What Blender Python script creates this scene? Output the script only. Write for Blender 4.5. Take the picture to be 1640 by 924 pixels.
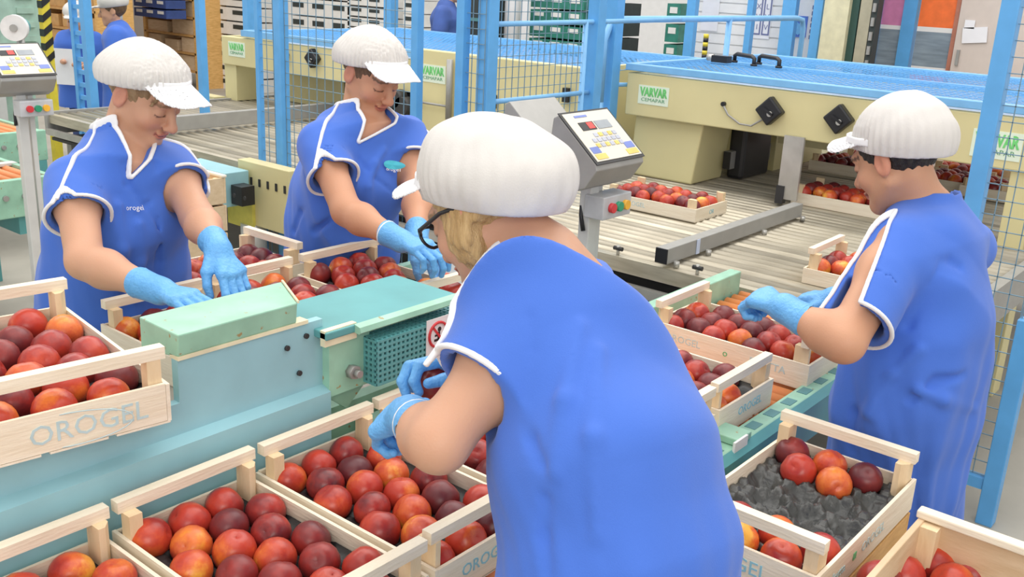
import bpy, bmesh, math, random
import numpy as np
from math import sin, cos, pi, radians, sqrt, atan2, hypot
from mathutils import Vector, Matrix
random.seed(7); np.random.seed(7)
S = bpy.context.scene
for o in list(bpy.data.objects): bpy.data.objects.remove(o)

# ---------------------------------------------------------------- camera
CH = 1.75
CF, CP, CR, CA = 1588.0, radians(17.65), radians(2.74), radians(38.95)
fwd = np.array([-sin(CA)*cos(CP), cos(CA)*cos(CP), -sin(CP)])
r0 = np.array([cos(CA), sin(CA), 0.0]); u0 = np.cross(r0, fwd)
cright = cos(CR)*r0 + sin(CR)*u0
cup = -sin(CR)*r0 + cos(CR)*u0
CC = np.array([0, 0, CH])
cam = bpy.data.cameras.new('camera'); camo = bpy.data.objects.new('camera', cam); S.collection.objects.link(camo)
cam.sensor_width = 36.0; cam.lens = CF/1640.0*36.0; cam.clip_start = 0.05; cam.clip_end = 100
camo.matrix_world = Matrix(((cright[0], cup[0], -fwd[0], 0), (cright[1], cup[1], -fwd[1], 0), (cright[2], cup[2], -fwd[2], CH), (0, 0, 0, 1)))
S.camera = camo
def pray(x, y): return fwd + cright*(x-820)/CF - cup*(y-462)/CF
def at(x, y, depth): return CC + pray(x, y)*depth          # point seen at pixel x,y at that distance along the view
def on(x, y, ax, v):
    r = pray(x, y); a = 'xyz'.index(ax); return CC + r*((v-CC[a])/r[a])

# ---------------------------------------------------------------- light
w = bpy.data.worlds.new('world'); S.world = w; w.use_nodes = True
bg = w.node_tree.nodes['Background']; bg.inputs['Color'].default_value = (1.0, 0.985, 0.96, 1); bg.inputs['Strength'].default_value = 0.85
def area(name, loc, sx, sy, power, col=(1, .97, .93), target=None):
    l = bpy.data.lights.new(name, 'AREA'); l.shape = 'RECTANGLE'; l.size = sx; l.size_y = sy; l.energy = power; l.color = col
    o = bpy.data.objects.new(name, l); S.collection.objects.link(o); o.location = loc
    if target is not None: o.rotation_euler = (Vector(target)-Vector(loc)).to_track_quat('-Z', 'Y').to_euler()
    return o
area('overhead_area', (-1.2, 1.6, 5.2), 5, 5, 128)  # soft area lamps added overhead for shape, no roof openings built
area('overhead_area', (-3.5, 6.0, 5.4), 6, 5, 210)
area('overhead_area', (-8.0, 3.0, 5.4), 5, 6, 205)
area('front_area', (2.6, -2.6, 3.2), 3.0, 2.4, 95, (1, .96, .9), (-1.6, 1.8, .9))  # unseen area lamp behind the camera, brightening the crates from the front
S.view_settings.view_transform = 'Standard'; S.view_settings.look = 'None'; S.view_settings.gamma = 1.0
S.view_settings.use_curve_mapping = False; S.view_settings.exposure = 0.12

# ---------------------------------------------------------------- materials
MATS = {}
def mat(name, col, rough=.5, metal=0., var=.12, scale=14., bump=0., col2=None, stretch=(1, 1, 1), spec=.5, alpha=None, sub=0., bscale=None, sheen=0.):
    if name in MATS: return MATS[name]
    m = bpy.data.materials.new(name); m.use_nodes = True; nt = m.node_tree; b = nt.nodes['Principled BSDF']
    b.inputs['Roughness'].default_value = rough; b.inputs['Metallic'].default_value = metal
    b.inputs['Specular IOR Level'].default_value = spec
    tc = nt.nodes.new('ShaderNodeTexCoord'); mp = nt.nodes.new('ShaderNodeMapping'); mp.inputs['Scale'].default_value = stretch
    nt.links.new(tc.outputs['Object'], mp.inputs['Vector'])
    n = nt.nodes.new('ShaderNodeTexNoise'); n.inputs['Scale'].default_value = scale; n.inputs['Detail'].default_value = 5
    nt.links.new(mp.outputs['Vector'], n.inputs['Vector'])
    r = nt.nodes.new('ShaderNodeValToRGB'); r.color_ramp.elements[0].position = .3; r.color_ramp.elements[1].position = .7
    c2 = col2 if col2 else tuple(min(1, c*(1+var)) for c in col); c1 = col if col2 else tuple(c*(1-var) for c in col)
    r.color_ramp.elements[0].color = (*c1, 1); r.color_ramp.elements[1].color = (*c2, 1)
    nt.links.new(n.outputs['Fac'], r.inputs['Fac']); nt.links.new(r.outputs['Color'], b.inputs['Base Color'])
    if bump:
        n2 = nt.nodes.new('ShaderNodeTexNoise'); n2.inputs['Scale'].default_value = bscale or scale*4; n2.inputs['Detail'].default_value = 4
        nt.links.new(mp.outputs['Vector'], n2.inputs['Vector'])
        bp = nt.nodes.new('ShaderNodeBump'); bp.inputs['Strength'].default_value = bump; bp.inputs['Distance'].default_value = .01
        nt.links.new(n2.outputs['Fac'], bp.inputs['Height']); nt.links.new(bp.outputs['Normal'], b.inputs['Normal'])
    if sub: b.inputs['Subsurface Weight'].default_value = sub; b.inputs['Subsurface Radius'].default_value = (.02, .008, .004)
    if sheen: b.inputs['Sheen Weight'].default_value = sheen
    if alpha is not None: b.inputs['Alpha'].default_value = alpha
    MATS[name] = m; return m
def spotted(name, col, spot, rough=.5, thr=.66, scale=40.):
    m = mat(name, col, rough); nt = m.node_tree; b = nt.nodes['Principled BSDF']
    tc = nt.nodes['Texture Coordinate']; n = nt.nodes.new('ShaderNodeTexNoise'); n.inputs['Scale'].default_value = scale; n.inputs['Detail'].default_value = 3
    nt.links.new(tc.outputs['Object'], n.inputs['Vector'])
    r = nt.nodes.new('ShaderNodeValToRGB'); r.color_ramp.elements[0].position = thr; r.color_ramp.elements[1].position = thr+.05
    nt.links.new(n.outputs['Fac'], r.inputs['Fac'])
    mx = nt.nodes.new('ShaderNodeMix'); mx.data_type = 'RGBA'
    src = b.inputs['Base Color'].links[0].from_socket
    nt.links.new(r.outputs['Color'], mx.inputs['Factor']); nt.links.new(src, mx.inputs['A']); mx.inputs['B'].default_value = (*spot, 1)
    nt.links.new(mx.outputs['Result'], b.inputs['Base Color']); return m
def vcol_mat(name, rough=.5, sub=0., bump=0., bscale=300., spec=.4):
    m = bpy.data.materials.new(name); m.use_nodes = True; nt = m.node_tree; b = nt.nodes['Principled BSDF']
    a = nt.nodes.new('ShaderNodeVertexColor'); a.layer_name = 'Col'; nt.links.new(a.outputs['Color'], b.inputs['Base Color'])
    b.inputs['Roughness'].default_value = rough; b.inputs['Specular IOR Level'].default_value = spec
    if sub: b.inputs['Subsurface Weight'].default_value = sub; b.inputs['Subsurface Radius'].default_value = (.015, .006, .003); b.inputs['Subsurface Scale'].default_value = .5
    if bump:
        tc = nt.nodes.new('ShaderNodeTexCoord'); n2 = nt.nodes.new('ShaderNodeTexNoise'); n2.inputs['Scale'].default_value = bscale
        nt.links.new(tc.outputs['Object'], n2.inputs['Vector']); bp = nt.nodes.new('ShaderNodeBump'); bp.inputs['Strength'].default_value = bump; bp.inputs['Distance'].default_value = .003
        nt.links.new(n2.outputs['Fac'], bp.inputs['Height']); nt.links.new(bp.outputs['Normal'], b.inputs['Normal'])
    MATS[name] = m; return m
WOOD = mat('pale_wood', (.80, .69, .53), .7, col2=(.90, .81, .66), scale=6, stretch=(1, 9, 9), bump=.15)
WOODY = mat('pale_wood_cross', (.80, .68, .51), .7, col2=(.90, .80, .64), scale=6, stretch=(9, 1, 9), bump=.15)
WOODP = mat('corner_wood', (.74, .55, .33), .7, col2=(.84, .66, .43), scale=7, stretch=(6, 6, 1), bump=.15)
WOODO = mat('honey_wood', (.62, .34, .10), .6, col2=(.78, .47, .17), scale=7, stretch=(2, 2, 9), bump=.15)
TAN = mat('tan_wood', (.60, .42, .25), .7, col2=(.70, .52, .34), scale=5, stretch=(2, 2, 9), bump=.1)
MINT = spotted('mint_paint', (.31, .56, .42), (.36, .27, .12), .42, .66, 45)
MINTB = mat('blue_mint_paint', (.30, .54, .60), .42, var=.10, scale=5)
TEAL = mat('teal_paint', (.11, .35, .36), .45, var=.12, scale=6)
TEALD = mat('dark_teal', (.09, .25, .26), .5)
CREAM = mat('cream_edge', (.78, .72, .50), .5)
YEL = mat('machine_yellow', (.68, .61, .33), .42, var=.06, scale=2.5)
BLUE = mat('fence_blue', (.11, .38, .75), .4, var=.06)
BLUEL = mat('rail_blue', (.20, .47, .80), .35, var=.06)
STEEL = mat('stainless', (.50, .49, .46), .38, .55, var=.14, scale=9)
ROLL = mat('worn_roller', (.40, .355, .27), .38, .4, col2=(.60, .55, .44), scale=5, stretch=(1, 10, 10))
GREY = mat('grey_metal', (.36, .355, .34), .45, .3, var=.06)
GREYL = mat('light_grey', (.62, .62, .60), .5, .1, var=.05)
DARK = mat('dark_metal', (.03, .03, .032), .5)
BLACK = mat('black_plastic', (.015, .015, .018), .4)
ORNG = mat('orange_roller', (.78, .27, .09), .42, var=.12, scale=8)
WHITE = mat('white_panel', (.80, .80, .80), .6, var=.03)
RED = mat('signal_red', (.62, .04, .05), .4); GREEN = mat('signal_green', (.03, .30, .16), .4); AMBER = mat('signal_amber', (.85, .45, .04), .4)
LGREEN = mat('sticker_green', (.16, .60, .18), .5)
FLOORM = mat('concrete', (.40, .38, .33), .55, var=.12, scale=3, bump=.05)

# ---------------------------------------------------------------- object helpers
LINK = S.collection.objects.link
OFF = {}
def tag(o, label=None, cat=None, group=None, kind=None):
    if label: o['label'] = label
    if cat: o['category'] = cat
    if group: o['group'] = group
    if kind: o['kind'] = kind
    return o
def thing(name, label, cat, loc=(0, 0, 0), rz=0., group=None):
    o = bpy.data.objects.new(name, None); LINK(o); o.empty_display_size = .05
    o.location = loc; o.rotation_euler = (0, 0, rz); tag(o, label, cat, group); OFF[o.name] = Vector(loc); return o
class MB:
    def __init__(s): s.v = []; s.f = []; s.sm = []
    def add(s, vs, fs, smooth=False):
        n = len(s.v); s.v += [tuple(v) for v in vs]; s.f += [tuple(i+n for i in f) for f in fs]; s.sm += [smooth]*len(fs); return s
    def box(s, a, b, rot=None, piv=None):
        x0, x1 = sorted((a[0], b[0])); y0, y1 = sorted((a[1], b[1])); z0, z1 = sorted((a[2], b[2]))
        vs = [(x0, y0, z0), (x1, y0, z0), (x1, y1, z0), (x0, y1, z0), (x0, y0, z1), (x1, y0, z1), (x1, y1, z1), (x0, y1, z1)]
        if rot is not None:
            p = Vector(piv) if piv is not None else Vector(((x0+x1)/2, (y0+y1)/2, (z0+z1)/2)); vs = [p+rot@(Vector(v)-p) for v in vs]
        return s.add(vs, [(3, 2, 1, 0), (4, 5, 6, 7), (0, 1, 5, 4), (1, 2, 6, 5), (2, 3, 7, 6), (3, 0, 4, 7)])
    def cyl(s, a, b, r, n=12, r2=None, cap=True):
        a = Vector(a); b = Vector(b); r2 = r if r2 is None else r2; d = (b-a).normalized()
        p = d.orthogonal().normalized(); q = d.cross(p); vs = []
        for i in range(n):
            t = 2*pi*i/n; e = p*cos(t)+q*sin(t); vs += [a+e*r, b+e*r2]
        m = len(s.v)
        s.add(vs, [(2*i, 2*((i+1) % n), 2*((i+1) % n)+1, 2*i+1) for i in range(n)], True)
        if cap:
            s.f += [tuple(m+2*i for i in reversed(range(n))), tuple(m+2*i+1 for i in range(n))]; s.sm += [False, False]
        return s
    def tube(s, pts, r, n=8, closed=False):
        pts = [Vector(p) for p in pts]; rings = []; N = len(pts); pr = None
        for i, p in enumerate(pts):
            a = pts[i-1] if (i > 0 or closed) else p; b = pts[(i+1) % N] if (i < N-1 or closed) else p
            d = (b-a).normalized()
            if pr is None: pr = d.orthogonal().normalized()
            pr = (pr-d*pr.dot(d)).normalized(); q = d.cross(pr)
            rings.append([p+(pr*cos(2*pi*k/n)+q*sin(2*pi*k/n))*r for k in range(n)])
        vs = [v for R in rings for v in R]; fs = []
        for i in range(N if closed else N-1):
            j = (i+1) % N
            for k in range(n): fs.append((i*n+k, i*n+(k+1) % n, j*n+(k+1) % n, j*n+k))
        if not closed: fs += [tuple(reversed(range(n))), tuple((N-1)*n+k for k in range(n))]
        return s.add(vs, fs, True)
    def prism(s, poly, axis, a, b):
        # poly: list of 2D points in the two other axes (cyclic order), extruded along axis from a to b
        def P(p, t):
            if axis == 'x': return (t, p[0], p[1])
            if axis == 'y': return (p[0], t, p[1])
            return (p[0], p[1], t)
        n = len(poly); vs = [P(p, a) for p in poly]+[P(p, b) for p in poly]
        return s.add(vs, [tuple(reversed(range(n))), tuple(range(n, 2*n))]+[(i, (i+1) % n, (i+1) % n+n, i+n) for i in range(n)])
    def mesh(s, name, m, off=(0, 0, 0)):
        me = bpy.data.meshes.new(name); o = Vector(off)
        me.from_pydata([tuple(Vector(v)-o) for v in s.v], [], s.f); me.validate()
        bm = bmesh.new(); bm.from_mesh(me); bmesh.ops.recalc_face_normals(bm, faces=bm.faces); bm.to_mesh(me); bm.free()
        if len(s.sm) == len(me.polygons): me.polygons.foreach_set('use_smooth', s.sm)
        if m: me.materials.append(m)
        return me
    def build(s, name, m, parent=None, bevel=0., label=None, kind=None):
        off = OFF.get(parent.name, Vector((0, 0, 0))) if parent else Vector((0, 0, 0))
        o = bpy.data.objects.new(name, s.mesh(name, m, off)); LINK(o)
        if parent: o.parent = parent; OFF[o.name] = off
        if bevel:
            bv = o.modifiers.new('bevel', 'BEVEL'); bv.width = bevel; bv.segments = 2; bv.limit_method = 'ANGLE'
        if label: o['label'] = label
        if kind: o['kind'] = kind
        return o
def box(name, a, b, m, parent=None, bevel=0., rot=None, **k): return MB().box(a, b, rot).build(name, m, parent, bevel, **k)
def text(name, body, loc, xdir, ydir, size, m, parent, ext=.0006, bold=.0, sx=1.):
    c = bpy.data.curves.new(name, 'FONT'); c.body = body; c.size = size; c.extrude = ext; c.offset = bold; c.align_x = 'CENTER'; c.align_y = 'CENTER'; c.resolution_u = 2
    t = bpy.data.objects.new('tmp_text', c); me = bpy.data.meshes.new_from_object(t); bpy.data.objects.remove(t)
    X = Vector(xdir).normalized(); Z = X.cross(Vector(ydir)).normalized(); Yv = Z.cross(X)
    off = OFF.get(parent.name, Vector((0, 0, 0))) if parent else Vector((0, 0, 0))
    for v in me.vertices: v.co = Vector(loc)-off+X*v.co.x*sx+Yv*v.co.y+Z*v.co.z
    me.materials.clear(); me.materials.append(m); o = bpy.data.objects.new(name, me); LINK(o); o.parent = parent; OFF[o.name] = off
    return o
def copy_tree(o, parent=None):
    c = o.copy(); LINK(c); c.parent = parent
    OFF[c.name] = OFF.get(o.name, Vector((0, 0, 0)))
    for ch in list(o.children): copy_tree(ch, c)
    return c
# ================================================================ structure
tag(box('floor', (-16, -3, -.05), (4, 13, 0), FLOORM), kind='structure')
tag(box('wall_back', (-16, 11.0, 0), (4, 11.2, 5.0), WHITE), kind='structure')
tag(box('wall_left', (-14.2, -3, 0), (-14, 11, 5.0), WHITE), kind='structure')

def wire_panel(name, p0, u, v, nu, nv, r, m, parent):
    "square wire grid from corner p0 along vectors u and v"
    b = MB(); p0 = Vector(p0); u = Vector(u); v = Vector(v)
    for i in range(nu+1): b.cyl(p0+u*(i/nu), p0+u*(i/nu)+v, r, 4, cap=False)
    for j in range(nv+1): b.cyl(p0+v*(j/nv), p0+v*(j/nv)+u, r, 4, cap=False)
    return b.build(name, m, parent, kind='stuff')
def per_object(m, amt=.35):
    "brightness varies a little from one roller to the next"
    nt = m.node_tree; b = nt.nodes['Principled BSDF']; src = b.inputs['Base Color'].links[0].from_socket
    oi = nt.nodes.new('ShaderNodeObjectInfo'); mr = nt.nodes.new('ShaderNodeMapRange'); mr.inputs['To Min'].default_value = 1-amt; mr.inputs['To Max'].default_value = 1+amt*.5
    nt.links.new(oi.outputs['Random'], mr.inputs['Value']); hs = nt.nodes.new('ShaderNodeHueSaturation')
    nt.links.new(src, hs.inputs['Color']); nt.links.new(mr.outputs['Result'], hs.inputs['Value']); nt.links.new(hs.outputs['Color'], b.inputs['Base Color'])
per_object(ROLL, .4); per_object(ORNG, .15)  # random brightness of the steel rollers also stands in for their white highlights

def rollers(parent, x0, x1, ys, z, r, m, n=10):
    me = MB().cyl((0, 0, 0), (x1-x0, 0, 0), r, n).mesh('roller', m)
    off = OFF[parent.name]
    for y in ys:
        o = bpy.data.objects.new('roller', me); LINK(o); o.parent = parent; o.location = Vector((x0, y, z-r))-off
def frange(a, b, s): return [a+i*s for i in range(int((b-a)/s)+1)]

# ---- orange roller conveyor that carries the open crates
cv = thing('roller_conveyor', 'mint framed conveyor of orange rollers carrying the open crates past the right worker', 'conveyor', (-1.2, 1.6, 0))
rollers(cv, -1.50, -.955, frange(.3, 3.16, .052), .70, .022, ORNG, 12)
box('side_rail', (-.955, .2, .585), (-.905, 3.17, .715), MINT, cv, .004)
box('side_rail', (-1.555, 1.40, .56), (-1.51, 3.17, .77), MINT, cv, .004)
MB().prism([(-.905, .715), (-.885, .70), (-.885, .60), (-.905, .585)], 'y', .2, 3.17).build('lip', TEAL, cv)
b = MB()
for y in frange(.5, 3.1, .1): b.box((-.944, y, .7148), (-.916, y+.045, .7162))
b.build('slot', TEALD, cv, kind='stuff')
for y in (.4, 1.75, 3.05):
    box('leg', (-.95, y, 0), (-.90, y+.05, .585), TEAL, cv); box('leg', (-1.55, y, 0), (-1.50, y+.05, .56), TEAL, cv)
box('under_pan', (-1.5, .25, .60), (-.96, 3.15, .62), DARK, cv)
box('guide_block', (-1.0, 1.98, .716), (-.90, 2.05, .735), MINT, cv, .003)
box('paper_tag', (-.903, 1.96, .69), (-.897, 2.025, .735), WHITE, cv)

# ---- upper packing conveyor with its blue-mint flank
pc = thing('packing_conveyor', 'blue and mint packing conveyor between the left workers and the front worker', 'conveyor', (-1.9, 1.2, 0))
MB().prism([(-1.55, 1.035), (-1.552, .885), (-1.525, .875), (-1.525, .72), (-1.57, .72), (-1.57, 1.035)], 'y', .94, 1.285).build('side_panel', MINTB, pc)
MB().prism([(-1.55, .95), (-1.552, .885), (-1.525, .875), (-1.525, .72), (-1.57, .72), (-1.57, .95)], 'y', -.3, .94).build('side_panel', MINTB, pc)
box('edge_strip', (-1.575, .94, 1.035), (-1.547, 1.245, 1.043), CREAM, pc)
MB().add([(-1.675, .94, 1.09), (-1.675, 1.277, 1.09), (-1.543, 1.215, 1.088), (-1.543, .94, 1.088), (-1.675, .94, 1.02), (-1.675, 1.277, 1.02), (-1.548, 1.215, 1.043), (-1.548, .94, 1.043)], [(0, 1, 2, 3), (7, 6, 5, 4), (0, 4, 5, 1), (1, 5, 6, 2), (2, 6, 7, 3), (3, 7, 4, 0)]).build('spill_cover', MINT, pc, .003)
MB().cyl((-1.675, 1.279, 1.091), (-1.543, 1.217, 1.089), .003, 6).build('end_flange', CREAM, pc)
# teal drive cover
MB().prism([(1.262, 1.0), (1.66, 1.0), (1.66, 1.018), (1.262, 1.018)], 'x', -1.72, -1.51).build('drive_cover', TEAL, pc, .003)
box('cover_front', (-1.72, 1.25, .93), (-1.56, 1.264, 1.016), TEAL, pc)
MB().prism([(-1.512, 1.019), (-1.494, 1.015), (-1.490, 1.004), (-1.496, .999), (-1.512, 1.0)], 'y', 1.34, 1.66).build('cover_lip', MINT, pc)
MB().prism([(-1.53, 1.02), (-1.515, 1.02), (-1.515, .985), (-1.53, .985)], 'y', 1.262, 1.35).build('hinge_strip', CREAM, pc)
MB().box((-1.57, 1.285, .86), (-1.53, 1.40, .99)).build('end_plate', MINT, pc)
MB().prism([(1.285, .86), (1.36, .80), (1.43, .86), (1.43, .99), (1.285, .99)], 'x', -1.575, -1.56).build('bearing_plate', MINT, pc)
mbolt = MB().cyl((-1.53, 1.345, .905), (-1.512, 1.345, .905), .016, 6).cyl((-1.512, 1.345, .905), (-1.498, 1.345, .905), .009, 8).build('bolt', GREY, pc)
for y, z in ((1.24, 1.008), (1.19, .994), (1.22, .93)): MB().cyl((-1.55, y, z), (-1.545, y, z), .006, 8).build('screw', DARK, pc)
# perforated motor guard
box('motor', (-1.60, 1.40, .86), (-1.50, 1.66, .965), TEALD, pc)  # dark box backing the guard, so its holes read dark
g = MB()
for i in range(21): g.box((-1.492, 1.385+i*.0138, .868), (-1.488, 1.385+i*.0138+.0066, .972))
for i in range(9): g.box((-1.4925, 1.385, .868+i*.0126), (-1.4875, 1.668, .868+i*.0126+.0056))
for i in range(8):
    g.box((-1.60+i*.0138, 1.385, .972), (-1.60+i*.0138+.0066, 1.668, .976)); g.box((-1.60+i*.0138, 1.383, .868), (-1.60+i*.0138+.0066, 1.387, .972))
for i in range(21): g.box((-1.60, 1.385+i*.0138, .9725), (-1.49, 1.385+i*.0138+.0056, .9765))
for i in range(9): g.box((-1.60, 1.3825, .868+i*.0126), (-1.49, 1.3875, .868+i*.0126+.0056))
g.build('motor_guard', TEAL, pc, kind='stuff')
sg = box('warning_sign', (-1.4868, 1.535, .878), (-1.4850, 1.61, .985), WHITE, pc)
ring = [(-1.4842, 1.5725+.030*cos(t*pi/12), .944+.030*sin(t*pi/12)) for t in range(24)]
MB().tube(ring, .0038, 4, True).build('red_ring', RED, sg)
MB().box((-1.4848, 1.5695, .914), (-1.4838, 1.5755, .974), Matrix.Rotation(radians(40), 3, 'X')).build('red_bar', RED, sg)
pg = MB().cyl((-1.4850, 1.577, .956), (-1.4843, 1.577, .956), .006, 10).box((-1.485, 1.571, .932), (-1.4843, 1.579, .950)).box((-1.485, 1.560, .928), (-1.4843, 1.576, .934)).box((-1.485, 1.562, .940), (-1.4843, 1.573, .945))
pg.build('figure_symbol', BLACK, sg)
# deck, rails, legs
box('deck', (-2.28, .0, .765), (-1.60, 2.45, .785), STEEL, pc)
box('side_rail', (-2.31, .0, .70), (-2.28, 2.45, .80), MINT, pc)
box('side_rail', (-1.62, 1.29, .70), (-1.585, 2.45, .80), MINT, pc)
box('shelf', (-2.1, .3, .93), (-1.575, .93, .953), MINT, pc)
for y in (.2, .9, 2.3):
    for x in (-2.28, -1.64): box('leg', (x, y, 0), (x+.05, y+.05, .77), TEAL, pc)

# ---- stainless roller table
st = thing('roller_table', 'wide stainless roller table running under the yellow machines', 'conveyor', (-3.5, 4.7, 0))
rollers(st, -6.7, -.86, frange(3.30, 6.4, .062), .70, .026, ROLL, 10)
box('front_beam', (-6.7, 3.215, .635), (-.86, 3.255, .695), ROLL, st)
box('front_beam', (-6.7, 3.185, .56), (-.86, 3.215, .60), STEEL, st)
box('side_beam', (-.86, 3.2, .56), (-.82, 6.4, .71), GREY, st); box('side_beam', (-6.74, 3.2, .56), (-6.70, 6.4, .71), GREY, st)
box('under_pan', (-6.7, 3.22, .52), (-.86, 6.4, .54), DARK, st)
for x in (-6.6, -4.2, -2.5, -.95):
    for y in (3.27, 6.3): box('leg', (x, y, 0), (x+.06, y+.06, .56), GREY, st)
def guide(name, label, x, y0, y1, z0, h, t=.05):
    g = thing(name, label, 'rail', (x, y0, z0))
    box('channel', (x-t/2, y0, z0), (x+t/2, y1, z0+h), GREY, g, .003)
    box('end_cap', (x-t/2-.001, y0-.004, z0+.002), (x+t/2+.001, y0+.001, z0+h-.002), BLACK, g)
    return g
gr = guide('guide_rail', 'long grey guide rail on the roller table ending in a black cap', -1.86, 3.20, 4.42, .715, .062)
box('joint_plate', (-1.834, 3.42, .716), (-1.832, 3.445, .776), mat('pale_blue', (.55, .62, .80), .4), gr)
for y in (3.25, 3.5, 4.0, 4.4): MB().cyl((-1.82, y, .70), (-1.82, y, .722), .012, 8).build('foot', STEEL, gr)
guide('guide_rail', 'grey guide rail lying in the shade under the yellow beam', -2.55, 5.0, 6.2, .76, .10, .04)
guide('guide_rail', 'pale guide rail crossing the table behind the left worker', -5.55, 3.3, 5.2, .715, .09)
for p in ((-2.08, 3.235), (-1.72, 3.235)):
    s_ = thing('limit_sensor', 'small metal peg sensor on the table edge, %s the rail end cap' % ('left of' if p[0] < -1.9 else 'right of'), 'sensor', (p[0], p[1], .695))
    MB().cyl((p[0], p[1], .695), (p[0], p[1], .735), .007, 8).build('peg', STEEL, s_); MB().cyl((p[0]-.02, p[1], .722), (p[0]+.02, p[1], .722), .009, 8).build('roller_tip', DARK, s_)

# ---- yellow machines
def sticker(parent, x0, x1, z0, z1, y, big, small, name='label_sticker'):
    s_ = box(name, (x0, y-.003, z0), (x1, y, z1), mat('sticker_white', (.74, .84, .70), .5, var=.02), parent)
    w_ = x1-x0; h = z1-z0
    text('lettering', big, ((x0+x1)/2, y-.004, z0+h*.64), (1, 0, 0), (0, 0, 1), h*.62, LGREEN, s_, bold=.003, sx=w_/(h*.62*len(big)*.72))
    text('lettering', small, ((x0+x1)/2, y-.004, z0+h*.24), (1, 0, 0), (0, 0, 1), h*.26, mat('sticker_dark_green', (.14, .36, .20), .5), s_, sx=w_/(h*.26*len(small)*.80))
    return s_
def knob(parent, x, z, y, s=.052):
    r = Matrix.Rotation(radians(45), 3, 'Y')
    k = box('black_knob', (x-s, y-.05, z-s), (x+s, y, z+s), BLACK, parent, .008, r)
    MB().cyl((x+.012, y-.058, z-.012), (x+.012, y-.05, z-.012), .014, 10).build('pin', STEEL, k)
    MB().box((x-.03, y-.062, z-.006), (x+.03, y-.05, z+.006), Matrix.Rotation(radians(30), 3, 'Y')).build('grip', BLACK, k)
Y0 = 4.65
m1 = thing('sorting_machine', 'yellow machine with blue mesh lid over the right end of the roller table', 'machine', (-2, 5.4, 0))
box('beam_panel', (-3.02, Y0, 1.036), (-.86, Y0+.05, 1.262), YEL, m1, .006)
box('side_panel', (-3.02, Y0+.05, 1.036), (-2.97, 6.3, 1.262), YEL, m1)
MB().prism([(-2.985, 1.04), (-2.56, 1.04), (-2.60, .70), (-3.0, .70)], 'y', Y0+.06, 5.05).build('pillar', YEL, m1, .01)
box('pillar', (-2.95, 5.5, .70), (-2.5, 6.2, 1.04), YEL, m1)
box('column', (-1.03, Y0+.02, 0), (-.92, Y0+.14, 1.04), YEL, m1, .004); box('column', (-.95, 5.9, 0), (-.86, 6.0, 1.04), YEL, m1)
box('inner_panel', (-2.5, 5.9, .98), (-.95, 5.95, 1.24), YEL, m1); box('inner_panel', (-2.40, 5.3, .90), (-2.05, 5.36, 1.04), YEL, m1)
box('belt_housing', (-2.58, 5.06, .70), (-2.48, 5.4, 1.03), BLACK, m1, .02)
box('hanger_plate', (-2.066, 4.63, .735), (-1.962, 4.645, 1.05), STEEL, m1); box('hanger_foot', (-2.07, 4.62, .71), (-2.03, 4.66, .80), DARK, m1)
box('lid_frame', (-3.03, Y0-.012, 1.275), (-.86, Y0+.035, 1.312), BLUEL, m1, .004)
box('lid_frame', (-3.03, 6.25, 1.275), (-.86, 6.30, 1.312), BLUEL, m1, .004); box('lid_frame', (-3.03, Y0+.035, 1.275), (-2.98, 6.25, 1.312), BLUEL, m1)
box('lid_frame', (-3.0, 5.45, 1.28), (-.86, 5.49, 1.308), BLUEL, m1)
wire_panel('lid_mesh', (-2.98, Y0+.03, 1.30), (2.12, 0, 0), (0, 1.58, 0), 50, 26, .0022, BLUE, m1)
box('lid_deck', (-2.97, Y0+.05, 1.22), (-.86, 6.25, 1.235), mat('blue_grey', (.33, .42, .54), .5), m1)
sticker(m1, -2.94, -2.75, 1.105, 1.205, Y0, 'VARVAR', 'CEMAPAR'); sticker(m1, -1.205, -1.0, 1.075, 1.195, Y0, 'VARVAR', 'CEMAPAR')
knob(m1, -2.155, 1.158, Y0); knob(m1, -1.803, 1.162, Y0)
hose = [at(1155, 167, 5.05), at(1158, 185, 5.02), at(1175, 200, 4.98), at(1195, 203, 4.95), at(1214, 192, 4.9), at(1222, 180, 4.87)]
MB().tube([(p[0], Y0-.015, p[2]) for p in hose], .005, 6).build('hose', GREY, m1)
MB().cyl((hose[0][0], Y0-.02, hose[0][2]), (hose[0][0], Y0, hose[0][2]), .012, 8).build('hose_port', BLACK, m1)
def handle_bar(px0, px1, y, label):
    a = Vector(on(px0, y, 'z', 1.312)); b_ = Vector(on(px1, y+6, 'z', 1.312)); u = Vector((0, 0, .05))
    h = MB().tube([a, a+u*.8, a+u+(b_-a)*.12, b_+u-(b_-a)*.12, b_+u*.8, b_], .012, 8).build('lid_handle', BLACK, m1, label=label)
    for q in (a, b_): MB().cyl(q, q+Vector((0, 0, .012)), .02, 8).build('mount', BLACK, h)
handle_bar(1176, 1207, 100, 'black bow handle on the blue lid, left one of the pair'); handle_bar(1215, 1247, 103, 'black bow handle on the blue lid, right one of the pair')
p = on(1155, 100, 'z', 1.312); 
MB().box((p[0]-.05, p[1]-.03, 1.312), (p[0]+.05, p[1]+.03, 1.35)).build('lid_latch', BLACK, m1); MB().cyl((p[0]-.05, p[1], 1.335), (p[0]-.09, p[1], 1.335), .02, 8).build('latch_drum', STEEL, m1)

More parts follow.
